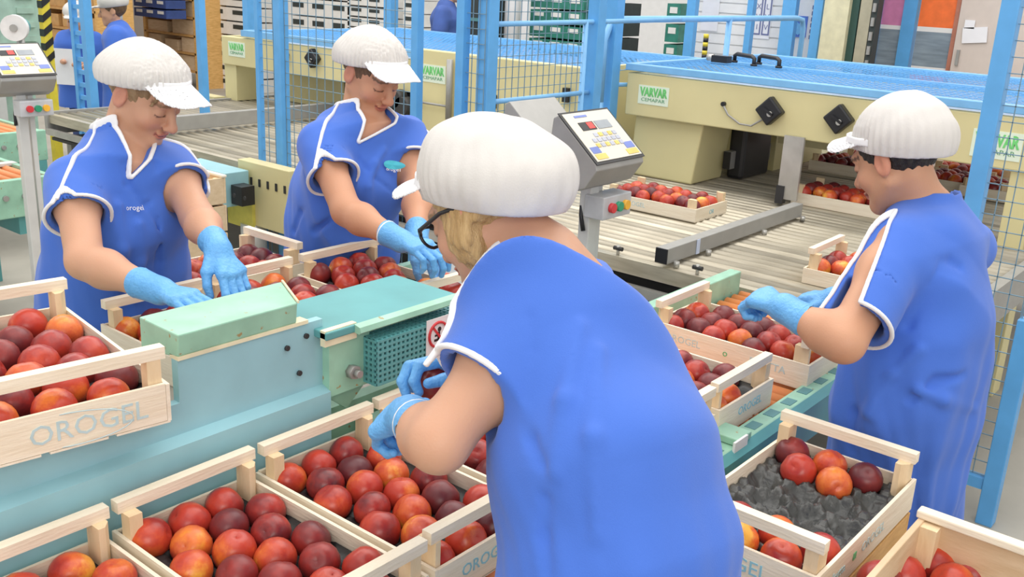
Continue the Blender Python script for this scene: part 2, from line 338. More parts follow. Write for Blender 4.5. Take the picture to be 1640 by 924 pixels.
m2 = thing('sorting_machine', 'yellow machine with blue mesh lid behind the back worker and blue posts', 'machine', (-5, 5.4, 0))
box('beam_panel', (-6.77, Y0, .972), (-4.62, Y0+.05, 1.185), YEL, m2, .006); box('side_panel', (-6.77, Y0+.05, .972), (-6.72, 6.3, 1.185), YEL, m2)
MB().prism([(-6.77, .972), (-6.62, .972), (-6.62, .70), (-6.77, .70)], 'y', Y0+.02, Y0+.2).build('pillar', YEL, m2)
box('pillar', (-6.55, 5.0, .70), (-5.75, 5.05, 1.0), YEL, m2)
box('cabinet_panel', (-4.62, Y0-.02, .70), (-3.30, Y0+.04, 1.26), YEL, m2, .006); box('cabinet_panel', (-3.34, Y0+.04, .70), (-3.30, 6.3, 1.26), YEL, m2)
box('base_rail', (-7.6, Y0-.1, .60), (-6.75, Y0+.0, .72), YEL, m2)
box('lid_frame', (-6.5, Y0-.012, 1.20), (-3.28, Y0+.03, 1.245), BLUEL, m2); box('lid_frame', (-6.5, 6.25, 1.20), (-3.28, 6.3, 1.245), BLUEL, m2); box('lid_frame', (-6.5, Y0+.03, 1.20), (-6.45, 6.25, 1.245), BLUEL, m2)
wire_panel('lid_mesh', (-6.48, Y0+.03, 1.235), (3.2, 0, 0), (0, 1.58, 0), 70, 26, .0022, BLUE, m2)
box('lid_deck', (-6.45, Y0+.05, 1.15), (-3.34, 6.25, 1.165), MATS['blue_grey'], m2)
sticker(m2, -6.68, -6.47, 1.04, 1.15, Y0, 'VARVAR', 'CEMAPAR'); sticker(m2, -4.58, -4.36, 1.06, 1.17, Y0-.02, 'VARVAR', 'CEMAPAR')
knob(m2, -5.648, 1.11, Y0, .05); knob(m2, -6.0, 1.11, Y0, .05)
box('dark_drive', (-5.9, 5.2, .72), (-4.75, 5.3, .96), BLACK, m2); box('drive_box', (-5.55, 4.95, .70), (-5.35, 5.05, .93), YEL, m2)
MB().cyl((-4.30, Y0-.05, .85), (-4.30, Y0-.05, 1.22), .02, 8).build('lever_rod', GREY, m2); MB().cyl((-4.62, Y0-.05, .93), (-4.30, Y0-.05, .93), .008, 6).build('lever_arm', GREY, m2)
for x, z in ((-4.75, .93), (-4.68, .89)): MB().cyl((x, Y0-.1, z), (x, Y0-.02, z), .06, 12).build('valve', DARK, m2)
for x, z in ((-3.95, 1.0), (-4.0, .82), (-3.40, 1.10)): box('black_latch', (x-.02, Y0-.05, z-.04), (x+.02, Y0-.02, z+.04), BLACK, m2)

# ---- blue safety fences
def fence(name, label, posts, mesh, rails, loc):
    t = thing(name, label, 'fence', loc)
    for (x, y, s_, z1) in posts: box('post', (x-s_/2, y-s_/2, 0), (x+s_/2, y+s_/2, z1), BLUE, t, .003)
    for (a, b_, s_) in rails: MB().cyl(a, b_, s_, 10).build('rail', BLUEL, t)
    for (p0, u, v, nu, nv) in mesh: wire_panel('wire_mesh', p0, u, v, nu, nv, .0022, mat('fence_wire', (.17, .29, .38), .4), t)
    return t
fence('safety_fence', 'blue fence of posts and wire mesh behind the back worker', [(-4.47, 3.3, .03, 2.5), (-4.28, 3.3, .056, 2.5), (-3.29, 3.3, .042, 2.5), (-3.01, 3.3, .045, 2.5)],
      [((-4.46, 3.3, .06), (.17, 0, 0), (0, 0, 2.4), 3, 34), ((-4.25, 3.3, .06), (.94, 0, 0), (0, 0, 2.4), 15, 40), ((-2.99, 3.3, .06), (.11, 0, 0), (0, 0, 2.4), 3, 38)],
      [((-4.28, 3.3, .05), (-2.9, 3.3, .05), .012)], (-3.8, 3.3, 0))
fence('safety_fence', 'blue fence with two thick posts and pipe rails beyond the grey weighing terminals', [(-2.90, 3.34, .066, 2.5), (-2.90, 4.15, .066, 2.5)],
      [((-2.90, 3.38, .10), (0, .68, 0), (0, 0, 2.3), 15, 48)], [((-2.90, 3.34, 1.533), (-2.90, 4.95, 1.545), .012), ((-2.90, 3.34, 1.198), (-2.90, 4.15, 1.198), .012), ((-2.90, 4.06, .1), (-2.90, 4.06, 1.54), .014)], (-2.9, 3.7, 0))
fence('fence_post', 'wide blue post standing just behind the thick pair of fence posts', [(-3.1, 4.60, .075, 2.5)], [], [((-3.1, 4.60, 1.19), (-3.02, 4.75, 1.19), .012)], (-3.1, 4.6, 0))
t = fence('safety_fence', 'blue wire fence panel on legs at the right edge behind the right worker', [(-.85, 3.45, .055, 2.6), (-.62, 3.45, .055, .75)],
      [((-.83, 3.45, .17), (.185, 0, 0), (0, 0, 1.7), 4, 34), ((-.64, 3.45, .75), (.5, 0, 0), (0, 0, 1.1), 10, 22)], [], (-.7, 3.45, 0))
box('bottom_rail', (-.83, 3.43, .125), (-.62, 3.47, .165), BLUE, t); box('brace', (-.60, 3.43, .72), (-.1, 3.47, .76), BLUE, t)
box('post', (-.12, 3.43, 0), (-.07, 3.47, 1.9), BLUE, t)
g = thing('guard_rail', 'bent light blue pipe rail above the yellow machine', 'rail', (-3.1, 5.2, 0))
pts = [(-3.1, 4.52, 1.10), (-3.1, 4.52, 1.43), (-3.1, 4.56, 1.50), (-3.1, 4.66, 1.535), (-3.1, 6.9, 1.535), (-3.1, 7.0, 1.52), (-3.1, 7.03, 1.46), (-3.1, 7.03, 0.0)]
MB().tube(pts, .019, 8).build('pipe', BLUEL, g)
MB().cyl((-3.1, 4.52, 0), (-3.1, 4.52, 1.1), .019, 8).build('leg', BLUEL, g); MB().cyl((-3.1, 5.9, 0), (-3.1, 5.9, 1.535), .019, 8).build('leg', BLUEL, g)
for (px, y, s_, z1, lab) in ((321, 4.0, .05, 2.5, 'slim blue post to the right of the left worker\'s cap'), (398, 7.0, .09, 2.5, 'blue post rising behind the left end of the far yellow machine'), (626, 7.0, .10, 2.5, 'double blue post behind the back worker\'s cap')):
    p = on(px, 30, 'y', y); q = thing('blue_post', lab, 'post', (p[0], y, 0)); box('shaft', (p[0]-s_/2, y-s_/2, 0), (p[0]+s_/2, y+s_/2, z1), BLUE, q); box('base_plate', (p[0]-s_, y-s_, 0), (p[0]+s_, y+s_, .012), BLUE, q)

# ---- weighing terminals
def terminal(name, label, x, y, z, s=1., yaw=0., blank=False, base=True):
    t = thing(name, label, 'scale terminal', (x, y, 0), yaw); o0 = Vector((x, y, 0))
    def P(px, py, pz): return (x+px*s, y+py*s, z+pz*s)
    prof = [(-.20, .02), (-.185, .165), (-.165, .175), (.0, .035), (.005, .015), (-.04, -.05), (-.10, -.075)]
    MB().prism([(x+a*s, z+b*s) for a, b in prof], 'y', y-.14*s, y+.14*s).build('housing', GREY, t, .004)
    n = Vector((.14, 0, .165)).normalized(); u = Vector((.165, 0, -.14)).normalized(); c0 = Vector(P(-.165, 0, .176)); L = .2164*s
    def quad(a0, a1, b0, b1, h, nm, m, par):
        vs = []
        for hh in (h*.2, h): vs += [c0+u*(L*a)+Vector((0, s*bb, 0))+n*hh for a, bb in ((a0, b0), (a1, b0), (a1, b1), (a0, b1))]
        return MB().add(vs, [(0, 1, 2, 3), (4, 7, 6, 5), (0, 4, 5, 1), (1, 5, 6, 2), (2, 6, 7, 3), (3, 7, 4, 0)]).build(nm, m, par)
    if not blank:
        quad(-.02, 1.02, -.142, .142, .004, 'bezel', DARK, t)
        f = quad(.02, .97, -.13, .133, .006, 'front_plate', mat('plate_cream', (.66, .63, .54), .4, var=.03), t)
        quad(.22, .38, -.085, -.005, .008, 'display', DARK, f); quad(.22, .38, .005, .085, .008, 'display', mat('lcd_grey', (.30, .33, .36), .3), f)
        quad(.235, .36, -.045, -.012, .009, 'red_digits', mat('red_led', (.75, .06, .05), .4), f)
        for r in range(3):
            for k in range(6):
                if r == 0 and k == 0: continue
                quad(.45+r*.10, .52+r*.10, -.075+k*.027, -.055+k*.027, .0085, 'key', (mat('key_yellow', (.72, .55, .15), .5), mat('key_grey', (.45, .47, .55), .5))[(r*k+r+k) % 2], f)
        quad(.70, .82, -.12, -.075, .0075, 'blue_band', mat('band_blue', (.16, .22, .55), .4), f); quad(.70, .82, .075, .125, .0075, 'blue_band', MATS['band_blue'], f)
        quad(.84, .94, -.12, -.06, .0075, 'yellow_band', mat('band_yellow', (.75, .55, .14), .4), f); quad(.84, .94, .06, .125, .0075, 'yellow_band', MATS['band_yellow'], f)
        quad(.08, .12, -.08, -.01, .0075, 'caption', MATS['band_blue'], f)
    b = MB(); b.box(P(-.13, -.035, -z/s), P(-.085, .015, -.05)); b.build('post', GREYL, t, .004)
    MB().box(P(-.13, .03, -z/s), P(-.10, .055, -.05)).build('post', GREYL, t)
    if base: MB().box(P(-.26, -.17, -z/s), P(.06, .17, -z/s+.02)).build('base_plate', GREY, t)
    cb = MB().box(P(-.10, -.05, -.17), P(-.02, .12, -.09)).build('switch_box', mat('switch_box', (.50, .51, .53), .4), t, .004)
    for k, m in enumerate((RED, GREEN, AMBER)):
        MB().cyl(P(-.03, -.005+k*.042, -.13), P(-.005, -.005+k*.042, -.13), .017*s, 12).build('push_button', m, cb)
    MB().tube([P(-.11, .0, -.05), P(-.13, -.02, -.10), P(-.12, -.035, -.17), P(-.10, -.045, -.22)], .008*s, 6).build('cable', BLACK, t)
    return t
terminal('weighing_terminal', 'grey weighing terminal with red display, right behind the front worker\'s cap', -1.84, 2.83, 1.122, 1.02)
terminal('weighing_terminal', 'blank grey back of a weighing terminal left of the red display one', -2.10, 2.86, 1.15, .95, blank=True)
terminal('weighing_terminal', 'grey weighing terminal with cream panel at the left edge beside the left worker', -4.25, 1.97, 1.215, .84)
# ================================================================ fruit crates
CACHE = {}
def crate_meshes(L, W, H, PH):
    k = (L, W, H, PH)
    if k in CACHE: return CACHE[k]
    t = .007; m = {}
    m['side_board'] = MB().box((-L/2, -t/2, .004), (L/2, t/2, H)).mesh('side_board', WOOD)
    m['end_board'] = MB().box((-t/2, -W/2+t, .004), (t/2, W/2-t, H)).mesh('end_board', WOODY)
    m['bottom_board'] = MB().box((-L/2, -W*.15, 0), (L/2, W*.15, .004)).mesh('bottom_board', WOOD)
    m['corner_post'] = MB().prism([(-.021, -.012), (.021, -.012), (.021, .0), (.006, .013), (-.021, .013)], 'z', .004, PH).mesh('corner_post', WOODP)
    m['handle_bar'] = MB().box((-.011, -W/2, -.011), (.011, W/2, .011)).mesh('handle_bar', WOODY)
    CACHE[k] = m; return m
def crate(label, cx, cy, z, L=.50, W=.29, H=.075, PH=.12, rz=0., name='fruit_crate', group='wooden fruit crates', handles=True):
    t = thing(name, label, 'crate', (cx, cy, z), rz, group); m = crate_meshes(L, W, H, PH)
    def put(k, loc, r=0.):
        o = bpy.data.objects.new(k, m[k]); LINK(o); o.parent = t; o.location = loc; o.rotation_euler = (0, 0, r); return o
    j = lambda a: random.uniform(-a, a)
    for s in (-1, 1):
        o = put('side_board', (0, s*(W/2-.0035), j(.0015))); o.rotation_euler = (0, j(.004), j(.004)); put('end_board', (s*(L/2-.0035), 0, j(.0015)))
        for q in (-1, 1): put('corner_post', (s*(L/2-.030), q*(W/2-.021), 0), 0 if q*s < 0 else pi)
        if handles: put('handle_bar', (s*(L/2-.018+j(.004)), 0, PH+.011), j(.012))
    for k in (-1, 0, 1): put('bottom_board', (0, k*W*.345, 0))
    t['dims'] = (L, W); return t
BLUEP = mat('print_blue', (.28, .52, .60), .7); PALEP = mat('print_pale', (.52, .66, .68), .7); GREENP = mat('print_green', (.15, .50, .22), .7); REDP = mat('print_pink', (.72, .42, .36), .7)
def stamp(t, body, side, u, size, m, v=.040):
    "print on a crate board: side is +x, -x, +y or -y"
    L, W = t['dims']; rz = t.rotation_euler.z; R = Matrix.Rotation(rz, 3, 'Z'); base = Vector(t.location)
    loc = {'+x': Vector((L/2+.0004, u, v)), '-y': Vector((u, -W/2-.0004, v)), '+y': Vector((u, W/2+.0004, v)), '-x': Vector((-L/2-.0004, u, v))}[side]
    xd = {'+x': Vector((0, 1, 0)), '-y': Vector((1, 0, 0)), '+y': Vector((-1, 0, 0)), '-x': Vector((0, -1, 0))}[side]
    off = OFF[t.name]; o = text('printed_mark', body, loc+off, xd, (0, 0, 1), size, m, t); return o

# nectarines: dimpled, sutured fruit meshes, shared between alike pieces
def fruit_mesh(seed, m, r=.0385, nu=18, nv=12):
    rnd = random.Random(seed); vs = []; fs = []
    el = rnd.uniform(.93, 1.03); wob = rnd.uniform(-.03, .03)
    for i in range(nv+1):
        ph = pi*i/nv
        for j in range(nu):
            th = 2*pi*j/nu; rr = r
            d = (th+pi) % (2*pi)-pi
            rr *= 1-.045*math.exp(-(d/.22)**2)*sin(ph)**.6
            rr *= 1-.16*math.exp(-(ph/.24)**2)
            rr *= 1+wob*cos(th-1)
            vs.append((rr*sin(ph)*cos(th), rr*sin(ph)*sin(th), rr*cos(ph)*el))
    for i in range(nv):
        for j in range(nu): fs.append((i*nu+j, (i+1)*nu+j, (i+1)*nu+(j+1) % nu, i*nu+(j+1) % nu))
    me = bpy.data.meshes.new('nectarine'); me.from_pydata(vs, [], fs); me.validate()
    bm = bmesh.new(); bm.from_mesh(me); bmesh.ops.remove_doubles(bm, verts=bm.verts, dist=1e-5); bmesh.ops.recalc_face_normals(bm, faces=bm.faces); bm.to_mesh(me); bm.free()
    me.polygons.foreach_set('use_smooth', [True]*len(me.polygons)); me.materials.append(m); return me
def fruit_mat(name, cols, rough=.30):
    m = bpy.data.materials.new(name); m.use_nodes = True; nt = m.node_tree; b = nt.nodes['Principled BSDF']; b.inputs['Roughness'].default_value = rough
    b.inputs['Specular IOR Level'].default_value = .45
    tc = nt.nodes.new('ShaderNodeTexCoord'); oi = nt.nodes.new('ShaderNodeObjectInfo'); ml = nt.nodes.new('ShaderNodeMath'); ml.operation = 'MULTIPLY'; ml.inputs[1].default_value = 40
    nt.links.new(oi.outputs['Random'], ml.inputs[0])
    n = nt.nodes.new('ShaderNodeTexNoise'); n.noise_dimensions = '4D'; n.inputs['Scale'].default_value = 12; n.inputs['Detail'].default_value = 3; n.inputs['Roughness'].default_value = .55
    nt.links.new(tc.outputs['Object'], n.inputs['Vector']); nt.links.new(ml.outputs[0], n.inputs['W'])
    r = nt.nodes.new('ShaderNodeValToRGB'); e = r.color_ramp.elements
    pos = [.34, .46, .56, .68]
    e[0].position = pos[0]; e[0].color = (*cols[0], 1); e[1].position = pos[3]; e[1].color = (*cols[3], 1)
    for k in (1, 2): q = e.new(pos[k]); q.color = (*cols[k], 1)
    n2 = nt.nodes.new('ShaderNodeTexNoise'); n2.inputs['Scale'].default_value = 210; n2.inputs['Detail'].default_value = 2; nt.links.new(tc.outputs['Object'], n2.inputs['Vector'])
    ad = nt.nodes.new('ShaderNodeMath'); ad.operation = 'MULTIPLY_ADD'; ad.inputs[1].default_value = .10; nt.links.new(n2.outputs['Fac'], ad.inputs[0])
    sb = nt.nodes.new('ShaderNodeMath'); sb.operation = 'SUBTRACT'; sb.inputs[1].default_value = .05; nt.links.new(n.outputs['Fac'], sb.inputs[0]); nt.links.new(sb.outputs[0], ad.inputs[2])
    nt.links.new(ad.outputs[0], r.inputs['Fac']); nt.links.new(r.outputs['Color'], b.inputs['Base Color']); return m
MAR, RD, RDB, OR, YE = (.105, .018, .024), (.33, .028, .022), (.52, .060, .028), (.74, .19, .035), (.86, .44, .06)
FM = {'dark maroon': fruit_mat('nectarine_maroon', (MAR, (.15, .022, .026), (.22, .026, .025), RD), .36),
      'deep red': fruit_mat('nectarine_red', (MAR, (.26, .026, .024), (.40, .036, .024), RDB)),
      'bright red': fruit_mat('nectarine_bright_red', (RD, (.46, .042, .026), RDB, OR)),
      'orange red': fruit_mat('nectarine_orange', (RD, RDB, (.66, .13, .03), YE)),
      'yellow blotched': fruit_mat('nectarine_yellow', (RD, (.60, .10, .03), OR, YE))}
FRUIT = {c: [fruit_mesh(i*7+hash_, m) for i in range(3)] for hash_, (c, m) in enumerate(FM.items())}
COLS = ['dark maroon']*24+['deep red']*26+['bright red']*26+['orange red']*19+['yellow blotched']*5
def nectarine(loc, label, group, col, s=1., rnd=random):
    o = bpy.data.objects.new('nectarine', rnd.choice(FRUIT[col])); LINK(o); o.location = loc
    o.rotation_euler = (rnd.uniform(-1.0, 1.0), rnd.uniform(-1.0, 1.0), rnd.uniform(0, 6.28)); k = s*rnd.uniform(.95, 1.03); o.scale = (k, k, k)
    return tag(o, label, 'nectarine', group)
ORD = ['first', 'second', 'third', 'fourth', 'fifth', 'sixth', 'seventh', 'eighth', 'ninth']
def cell_grid(L, W, n, k):
    "staggered cells: n rows along the length, k fruit across"
    r = .037; px = (L-2*r)/(n-1); py = (W-2*r)/(k-1+.5); out = []
    for i in range(n):
        for j in range(k): out.append((i, j, -L/2+r+px*i, -W/2+r+py*(j+(.5 if i % 2 else 0))))
    return out
TRAY = mat('tray_black', (.014, .015, .016), .5, var=.3, scale=20, bump=.2)
TRAYG = mat('tray_grey', (.035, .037, .036), .32, col2=(.075, .076, .072), scale=26, bump=.15)
def tray(t, cells, label, fine=False, m=None, zt=.046):
    L, W = t['dims']; L -= .02; W -= .02; nx, ny = (120, 72) if fine else (40, 22); vs = []; fs = []
    cx = np.array([c[2] for c in cells]); cy = np.array([c[3] for c in cells])
    for i in range(nx+1):
        for j in range(ny+1):
            x = -L/2+L*i/nx; y = -W/2+W*j/ny; d = np.min(np.hypot(cx-x, cy-y)); q = min(d/.040, 1.)
            z = zt-.030*(1-q*q)+(.007*(1 if sin(x*150)*sin(y*130) > .2 else 0)*q if fine else 0); vs.append((x, y, z))
    for i in range(nx):
        for j in range(ny): a = i*(ny+1)+j; fs.append((a, a+ny+1, a+ny+2, a+1))
    me = bpy.data.meshes.new('moulded_tray'); me.from_pydata(vs, [], fs); me.polygons.foreach_set('use_smooth', [True]*len(fs)); me.materials.append(m or TRAY)
    o = bpy.data.objects.new('moulded_tray', me); LINK(o); o.location = t.location; o.rotation_euler = t.rotation_euler
    return tag(o, label, 'tray', 'moulded fruit trays')
def fill(t, short, n=7, k=3, skip=(), only=None, label_fmt=None, seed=1, s=1., stuff=None, zc=.056, fine=False, traym=None, cols=None):
    """put nectarines in a crate; rows are counted from the far end, fruit in a row from the left"""
    rnd = random.Random(seed); L, W = t['dims']; cells = cell_grid(L-.016, W-.016, n, k); rz = t.rotation_euler.z
    tray(t, cells, 'dark moulded tray under the nectarines in %s' % short if not fine else 'grey black moulded egg tray, mostly bare, in %s' % short, fine, traym)
    R = Matrix.Rotation(rz, 3, 'Z')
    for (i, j, x, y) in cells:
        if (i, j) in skip or (only is not None and (i, j) not in only): continue
        p = Vector(t.location)+R@Vector((x+rnd.uniform(-.003, .003), y+rnd.uniform(-.003, .003), zc+rnd.uniform(-.002, .003)))
        col = (cols or {}).get((i, j)) or rnd.choice(COLS)
        if stuff is not None: stuff.append((p, col, rnd.random(), s)); continue
        row = 'back row' if i == 0 else 'front row' if i == n-1 else '%s row' % ORD[i]
        nectarine(p, '%s nectarine, %s, %s from left, in %s' % (col, row, ORD[j], short), 'nectarines in '+short, col, s, rnd)

# ---- the open line in front: crates side by side on the orange rollers
ZR = .7005
c0 = crate('fruit crate cut off by the bottom left corner of the photo', -1.25, .600, ZR); fill(c0, 'bottom left corner crate', seed=3)
c1 = crate('full fruit crate at bottom left, left neighbour of the crate under the bent elbow', -1.25, .905, ZR); fill(c1, 'crate left of the elbow', seed=5)
c2 = crate('full fruit crate right under the bent elbow of the front worker', -1.25, 1.212, ZR); fill(c2, 'crate under the elbow', seed=8)
c3 = crate('fruit crate half hidden behind the front worker\'s arm, below the motor guard', -1.25, 1.520, ZR); fill(c3, 'crate behind the arm', seed=10)
c4 = crate('near fruit crate on the orange rollers, peeking out right of the front worker', -1.22, 1.845, ZR); fill(c4, 'near crate on rollers', seed=12)
c5 = crate('middle fruit crate on the orange rollers with a blue stamp on its end board', -1.22, 2.155, ZR); fill(c5, 'blue stamped crate', seed=14, skip={(6, 2)}); stamp(c5, 'OROGEL', '+x', .02, .032, BLUEP)
c6 = crate('rear fruit crate on the orange rollers in front of the right worker\'s glove', -1.19, 2.60, ZR); fill(c6, 'rear crate by the glove', seed=16, skip={(6, 0)})
for u, bdy, m_ in ((-.14, 'OROGEL', PALEP), (0, 'o', GREENP), (.13, 'FRUTTA', PALEP)): stamp(c6, bdy, '-y', u, .03, m_)
stamp(c2, 'OROGEL', '+x', -.01, .034, BLUEP); stamp(c1, 'OROGEL', '+x', 0, .034, BLUEP)
# ---- crate on the mint shelf at the left
L1 = crate('large full fruit crate raised at the left edge over the blue mint conveyor flank', -1.76, .7565, .955, L=.52, W=.32, rz=radians(-8)); fill(L1, 'raised left crate', seed=21)
stamp(L1, 'OROGEL', '+x', .02, .05, PALEP, .036); RL = Matrix.Rotation(radians(-8), 3, 'Z'); LL = Vector(L1.location)
oval = [LL+RL@Vector((.2606, .02+.105*cos(i*pi/18), .036+.030*sin(i*pi/18))) for i in range(36)]
MB().tube(oval, .0012, 4, True).build('printed_oval', PALEP, L1)
MB().tube([LL+RL@Vector((.2606, -.125+(.006+i*.0007)*cos(i*.5), .036+(.006+i*.0007)*sin(i*.5))) for i in range(24)], .0012, 4).build('printed_swirl', REDP, L1)
# ---- crates on the upper conveyor of the two left workers
ZU = .786
a1 = crate('fruit crate between the left worker\'s two gloves', -2.04, 1.31, ZU, L=.46, W=.28); fill(a1, 'crate between left gloves', seed=31, skip={(2, 2), (3, 2), (4, 2), (3, 1)})
b2 = crate('full fruit crate behind the teal drive cover, beside the left worker\'s far glove', -2.04, 1.615, ZU, L=.48); fill(b2, 'crate behind teal cover', seed=33, zc=.075)
b1 = crate('fruit crate under the back worker\'s gloved hands', -2.04, 1.945, ZU, L=.48, W=.30); fill(b1, 'crate under back gloves', seed=35, skip={(3, 2), (4, 2)}, zc=.075)
bl = crate('fruit crate further back between the left worker and the back worker', -2.50, 1.66, ZU, L=.46, W=.27, rz=pi/2); fill(bl, 'crate between the two', seed=37, n=6)
bt = thing('side_table', 'low steel side table holding the crate between the left and back workers', 'table', (-2.5, 1.66, 0))
box('top', (-2.66, 1.56, .76), (-2.315, 1.90, .785), STEEL, bt)
for x in (-2.65, -2.36):
    for y in (1.57, 1.86): box('leg', (x, y, 0), (x+.03, y+.03, .76), GREY, bt)
# ---- crate with the bare tray in front of the right worker, and what it stands on
rc = crate('fruit crate with mostly bare tray and a few nectarines, in front of the right worker', -.655, 1.755, .7005, L=.50, W=.30, rz=-pi/2)
# rows now run towards the camera; left/right as seen
keep = {(0, 0), (0, 1), (0, 2), (1, 2), (0, 3), (1, 3), (5, 0), (5, 1), (6, 0), (6, 1), (6, 2), (5, 2), (4, 0), (6, 3)}
keep = {(0, 0), (1, 0), (0, 1), (1, 1), (0, 2), (5, 0), (5, 1), (6, 0), (6, 1), (6, 2), (5, 2)}
fill(rc, 'crate with bare tray', n=7, k=3, only=keep, seed=44, fine=True, traym=TRAYG, s=.98, cols={(0, 0): 'dark maroon', (1, 0): 'bright red', (1, 1): 'yellow blotched', (0, 1): 'orange red', (0, 2): 'dark maroon', (6, 2): 'orange red', (6, 1): 'orange red', (5, 2): 'deep red'})
stamp(rc, 'OROGEL', '+y', -.02, .03, PALEP); stamp(rc, '\u25A0', '+y', .075, .02, GREENP); stamp(rc, 'frutta', '+y', .15, .028, PALEP); stamp(rc, 'OROGEL', '+x', -.02, .04, BLUEP)
def slat_crate(name, label, x0, x1, y0, y1, z0, z1, m, nb=2, rim=.0, post=WOODP, group=None, gap=.006, far_only=False):
    t = thing(name, label, 'crate', ((x0+x1)/2, (y0+y1)/2, z0), 0, group); h = (z1-z0)/nb; th = .012
    for k in range(nb):
        a = z0+k*h+gap; b_ = z0+(k+1)*h
        box('board', (x0, y0, a), (x1, y0+th, b_), m, t, .002); box('board', (x0, y1-th, a), (x1, y1, b_), m, t, .002)
        box('board', (x0, y0+th, a), (x0+th, y1-th, b_), m, t, .002); box('board', (x1-th, y0+th, a), (x1, y1-th, b_), m, t, .002)
    for x in (x0+th, x1-th-.03):
        for y in (y0+th, y1-th-.03): box('corner_post', (x, y, z0), (x+.03, y+.03, z1-.004), post, t)
    box('floor_panel', (x0+th, y0+th, z0+.004), (x1-th, y1-th, z0+.014), m, t)
    if rim:
        box('rim', (x0-.004, y1-th-.010, z1), (x1+.004, y1+.004, z1+rim), WOOD, t, .003); box('rim', (x0-.004, y0-.004, z1), (x1+.004, y0+th+.010, z1+rim), WOOD, t, .003)
    return t
slat_crate('wooden_crate', 'orange lit wooden crate under the crate with the bare tray', -.80, -.505, 1.50, 2.01, .44, .695, WOODO, 2)  # orange light on its boards is painted in with the honey tone
slat_crate('wooden_crate', 'wooden crate at the bottom of the stack under the bare tray crate', -.80, -.505, 1.50, 2.01, .0, .435, TAN, 3)
bn = slat_crate('wooden_bin', 'deep wooden bin at the bottom right corner with five nectarines', -.43, .10, 1.22, 1.79, .60, .815, TAN, 1, .016)
tag(bn, group='deep wooden bins')
slat_crate('wooden_bin', 'lower wooden bin carrying the bin at the bottom right corner', -.43, .10, 1.22, 1.79, .0, .59, TAN, 3, group='deep wooden bins')
for i, (px, py, col, lab) in enumerate(((1500, 905, 'orange red', 'orange red nectarine with yellow patch at the back of the corner bin'), (1556, 918, 'deep red', 'dark red nectarine rightmost in the corner bin'), (1447, 922, 'bright red', 'bright red nectarine leftmost in the corner bin'), (1525, 936, 'orange red', 'orange nectarine front middle in the corner bin'), (1410, 935, 'deep red', 'half hidden nectarine against the left wall of the corner bin'))):
    p = on(px, py, 'z', .725); nectarine(p, lab, 'nectarines in the corner bin', col, 1.08)
bp = box('bin_liner', (-.415, 1.235, .615), (.085, 1.775, .690), mat('liner_grey', (.30, .30, .27), .7)); tag(bp, 'grey padding sheet under the nectarines in the corner bin', 'padding')

# ---- closed line far crates on the stainless table
STUFF = []
s1 = crate('fruit crate on the roller table just right of the red display terminal', -2.39, 4.10, ZR, L=.50, W=.30, H=.06, PH=.10, handles=False, group='crates on the roller table'); fill(s1, 'crate right of the terminal', seed=51)
stamp(s1, 'OROGEL', '-y', -.08, .03, PALEP, .03); stamp(s1, 'OR', '+x', 0, .03, BLUEP, .03)
s2 = crate('small looking fruit crate on the roller table cut by the right worker\'s shoulder', -1.16, 3.58, ZR, L=.46, W=.30, H=.06, PH=.115, group='crates on the roller table'); fill(s2, 'crate at the blue shoulder', seed=53)
far = [(1266, 325, 0, 'long fruit crate in front of the right worker\'s face'), (1294, 272, 0, 'fruit crate under the yellow beam above the right worker\'s visor'),
       (1475, 300, 0, 'fruit crate under the beam right of the right worker\'s cap'), (1534, 313, 0, 'fruit crate under the beam left of the slanting blue post'), (1592, 322, 0, 'fruit crate under the beam right of the slanting blue post'),
       (1490, 283, 1, 'farther fruit crate behind the crate row right of the cap'), (1560, 292, 1, 'farther fruit crate behind the slanting blue post'), (1350, 263, 1, 'farthest fruit crate, a thin strip under the yellow beam')]
for q, (px, py, rot, lab) in enumerate(far):
    p = on(px, py, 'z', ZR); L_ = .50 if q < 2 else .44
    if q in (2, 3, 4): L_ = .32
    f = crate(lab, p[0]+L_/2, p[1]+.15, ZR, L=L_, W=.30, H=.06, PH=.10, handles=False, group='crates on the roller table')
    fill(f, 'far crate %s' % ORD[q], n=7 if L_ > .4 else 5, seed=60+q, stuff=STUFF)
    # the tray of a far crate takes its crate's words
    bpy.data.objects[[o.name for o in S.objects if o.name.startswith('moulded_tray')][-1]]['label'] = 'dark moulded tray in the '+lab.split(',')[0]
sb = MB(); bm_ = {}
for (p, col, rr, s) in STUFF:
    me = FRUIT[col][int(rr*2.99)]; M = Matrix.Rotation(rr*6.28, 3, 'Z')@Matrix.Rotation(rr*3, 3, 'X')
    b = bm_.setdefault(col, MB()); b.add([p+M@v.co for v in me.vertices], [tuple(f.vertices) for f in me.polygons], True)
allb = MB(); mi = []
for i, (col, b) in enumerate(bm_.items()): allb.add(b.v, b.f, True); mi += [i]*len(b.f)
so = allb.build('far_nectarines', None); [so.data.materials.append(FM[c]) for c in bm_]; so.data.polygons.foreach_set('material_index', mi)
tag(so, 'small red nectarines filling the far crates under the yellow beam', 'nectarines', kind='stuff')
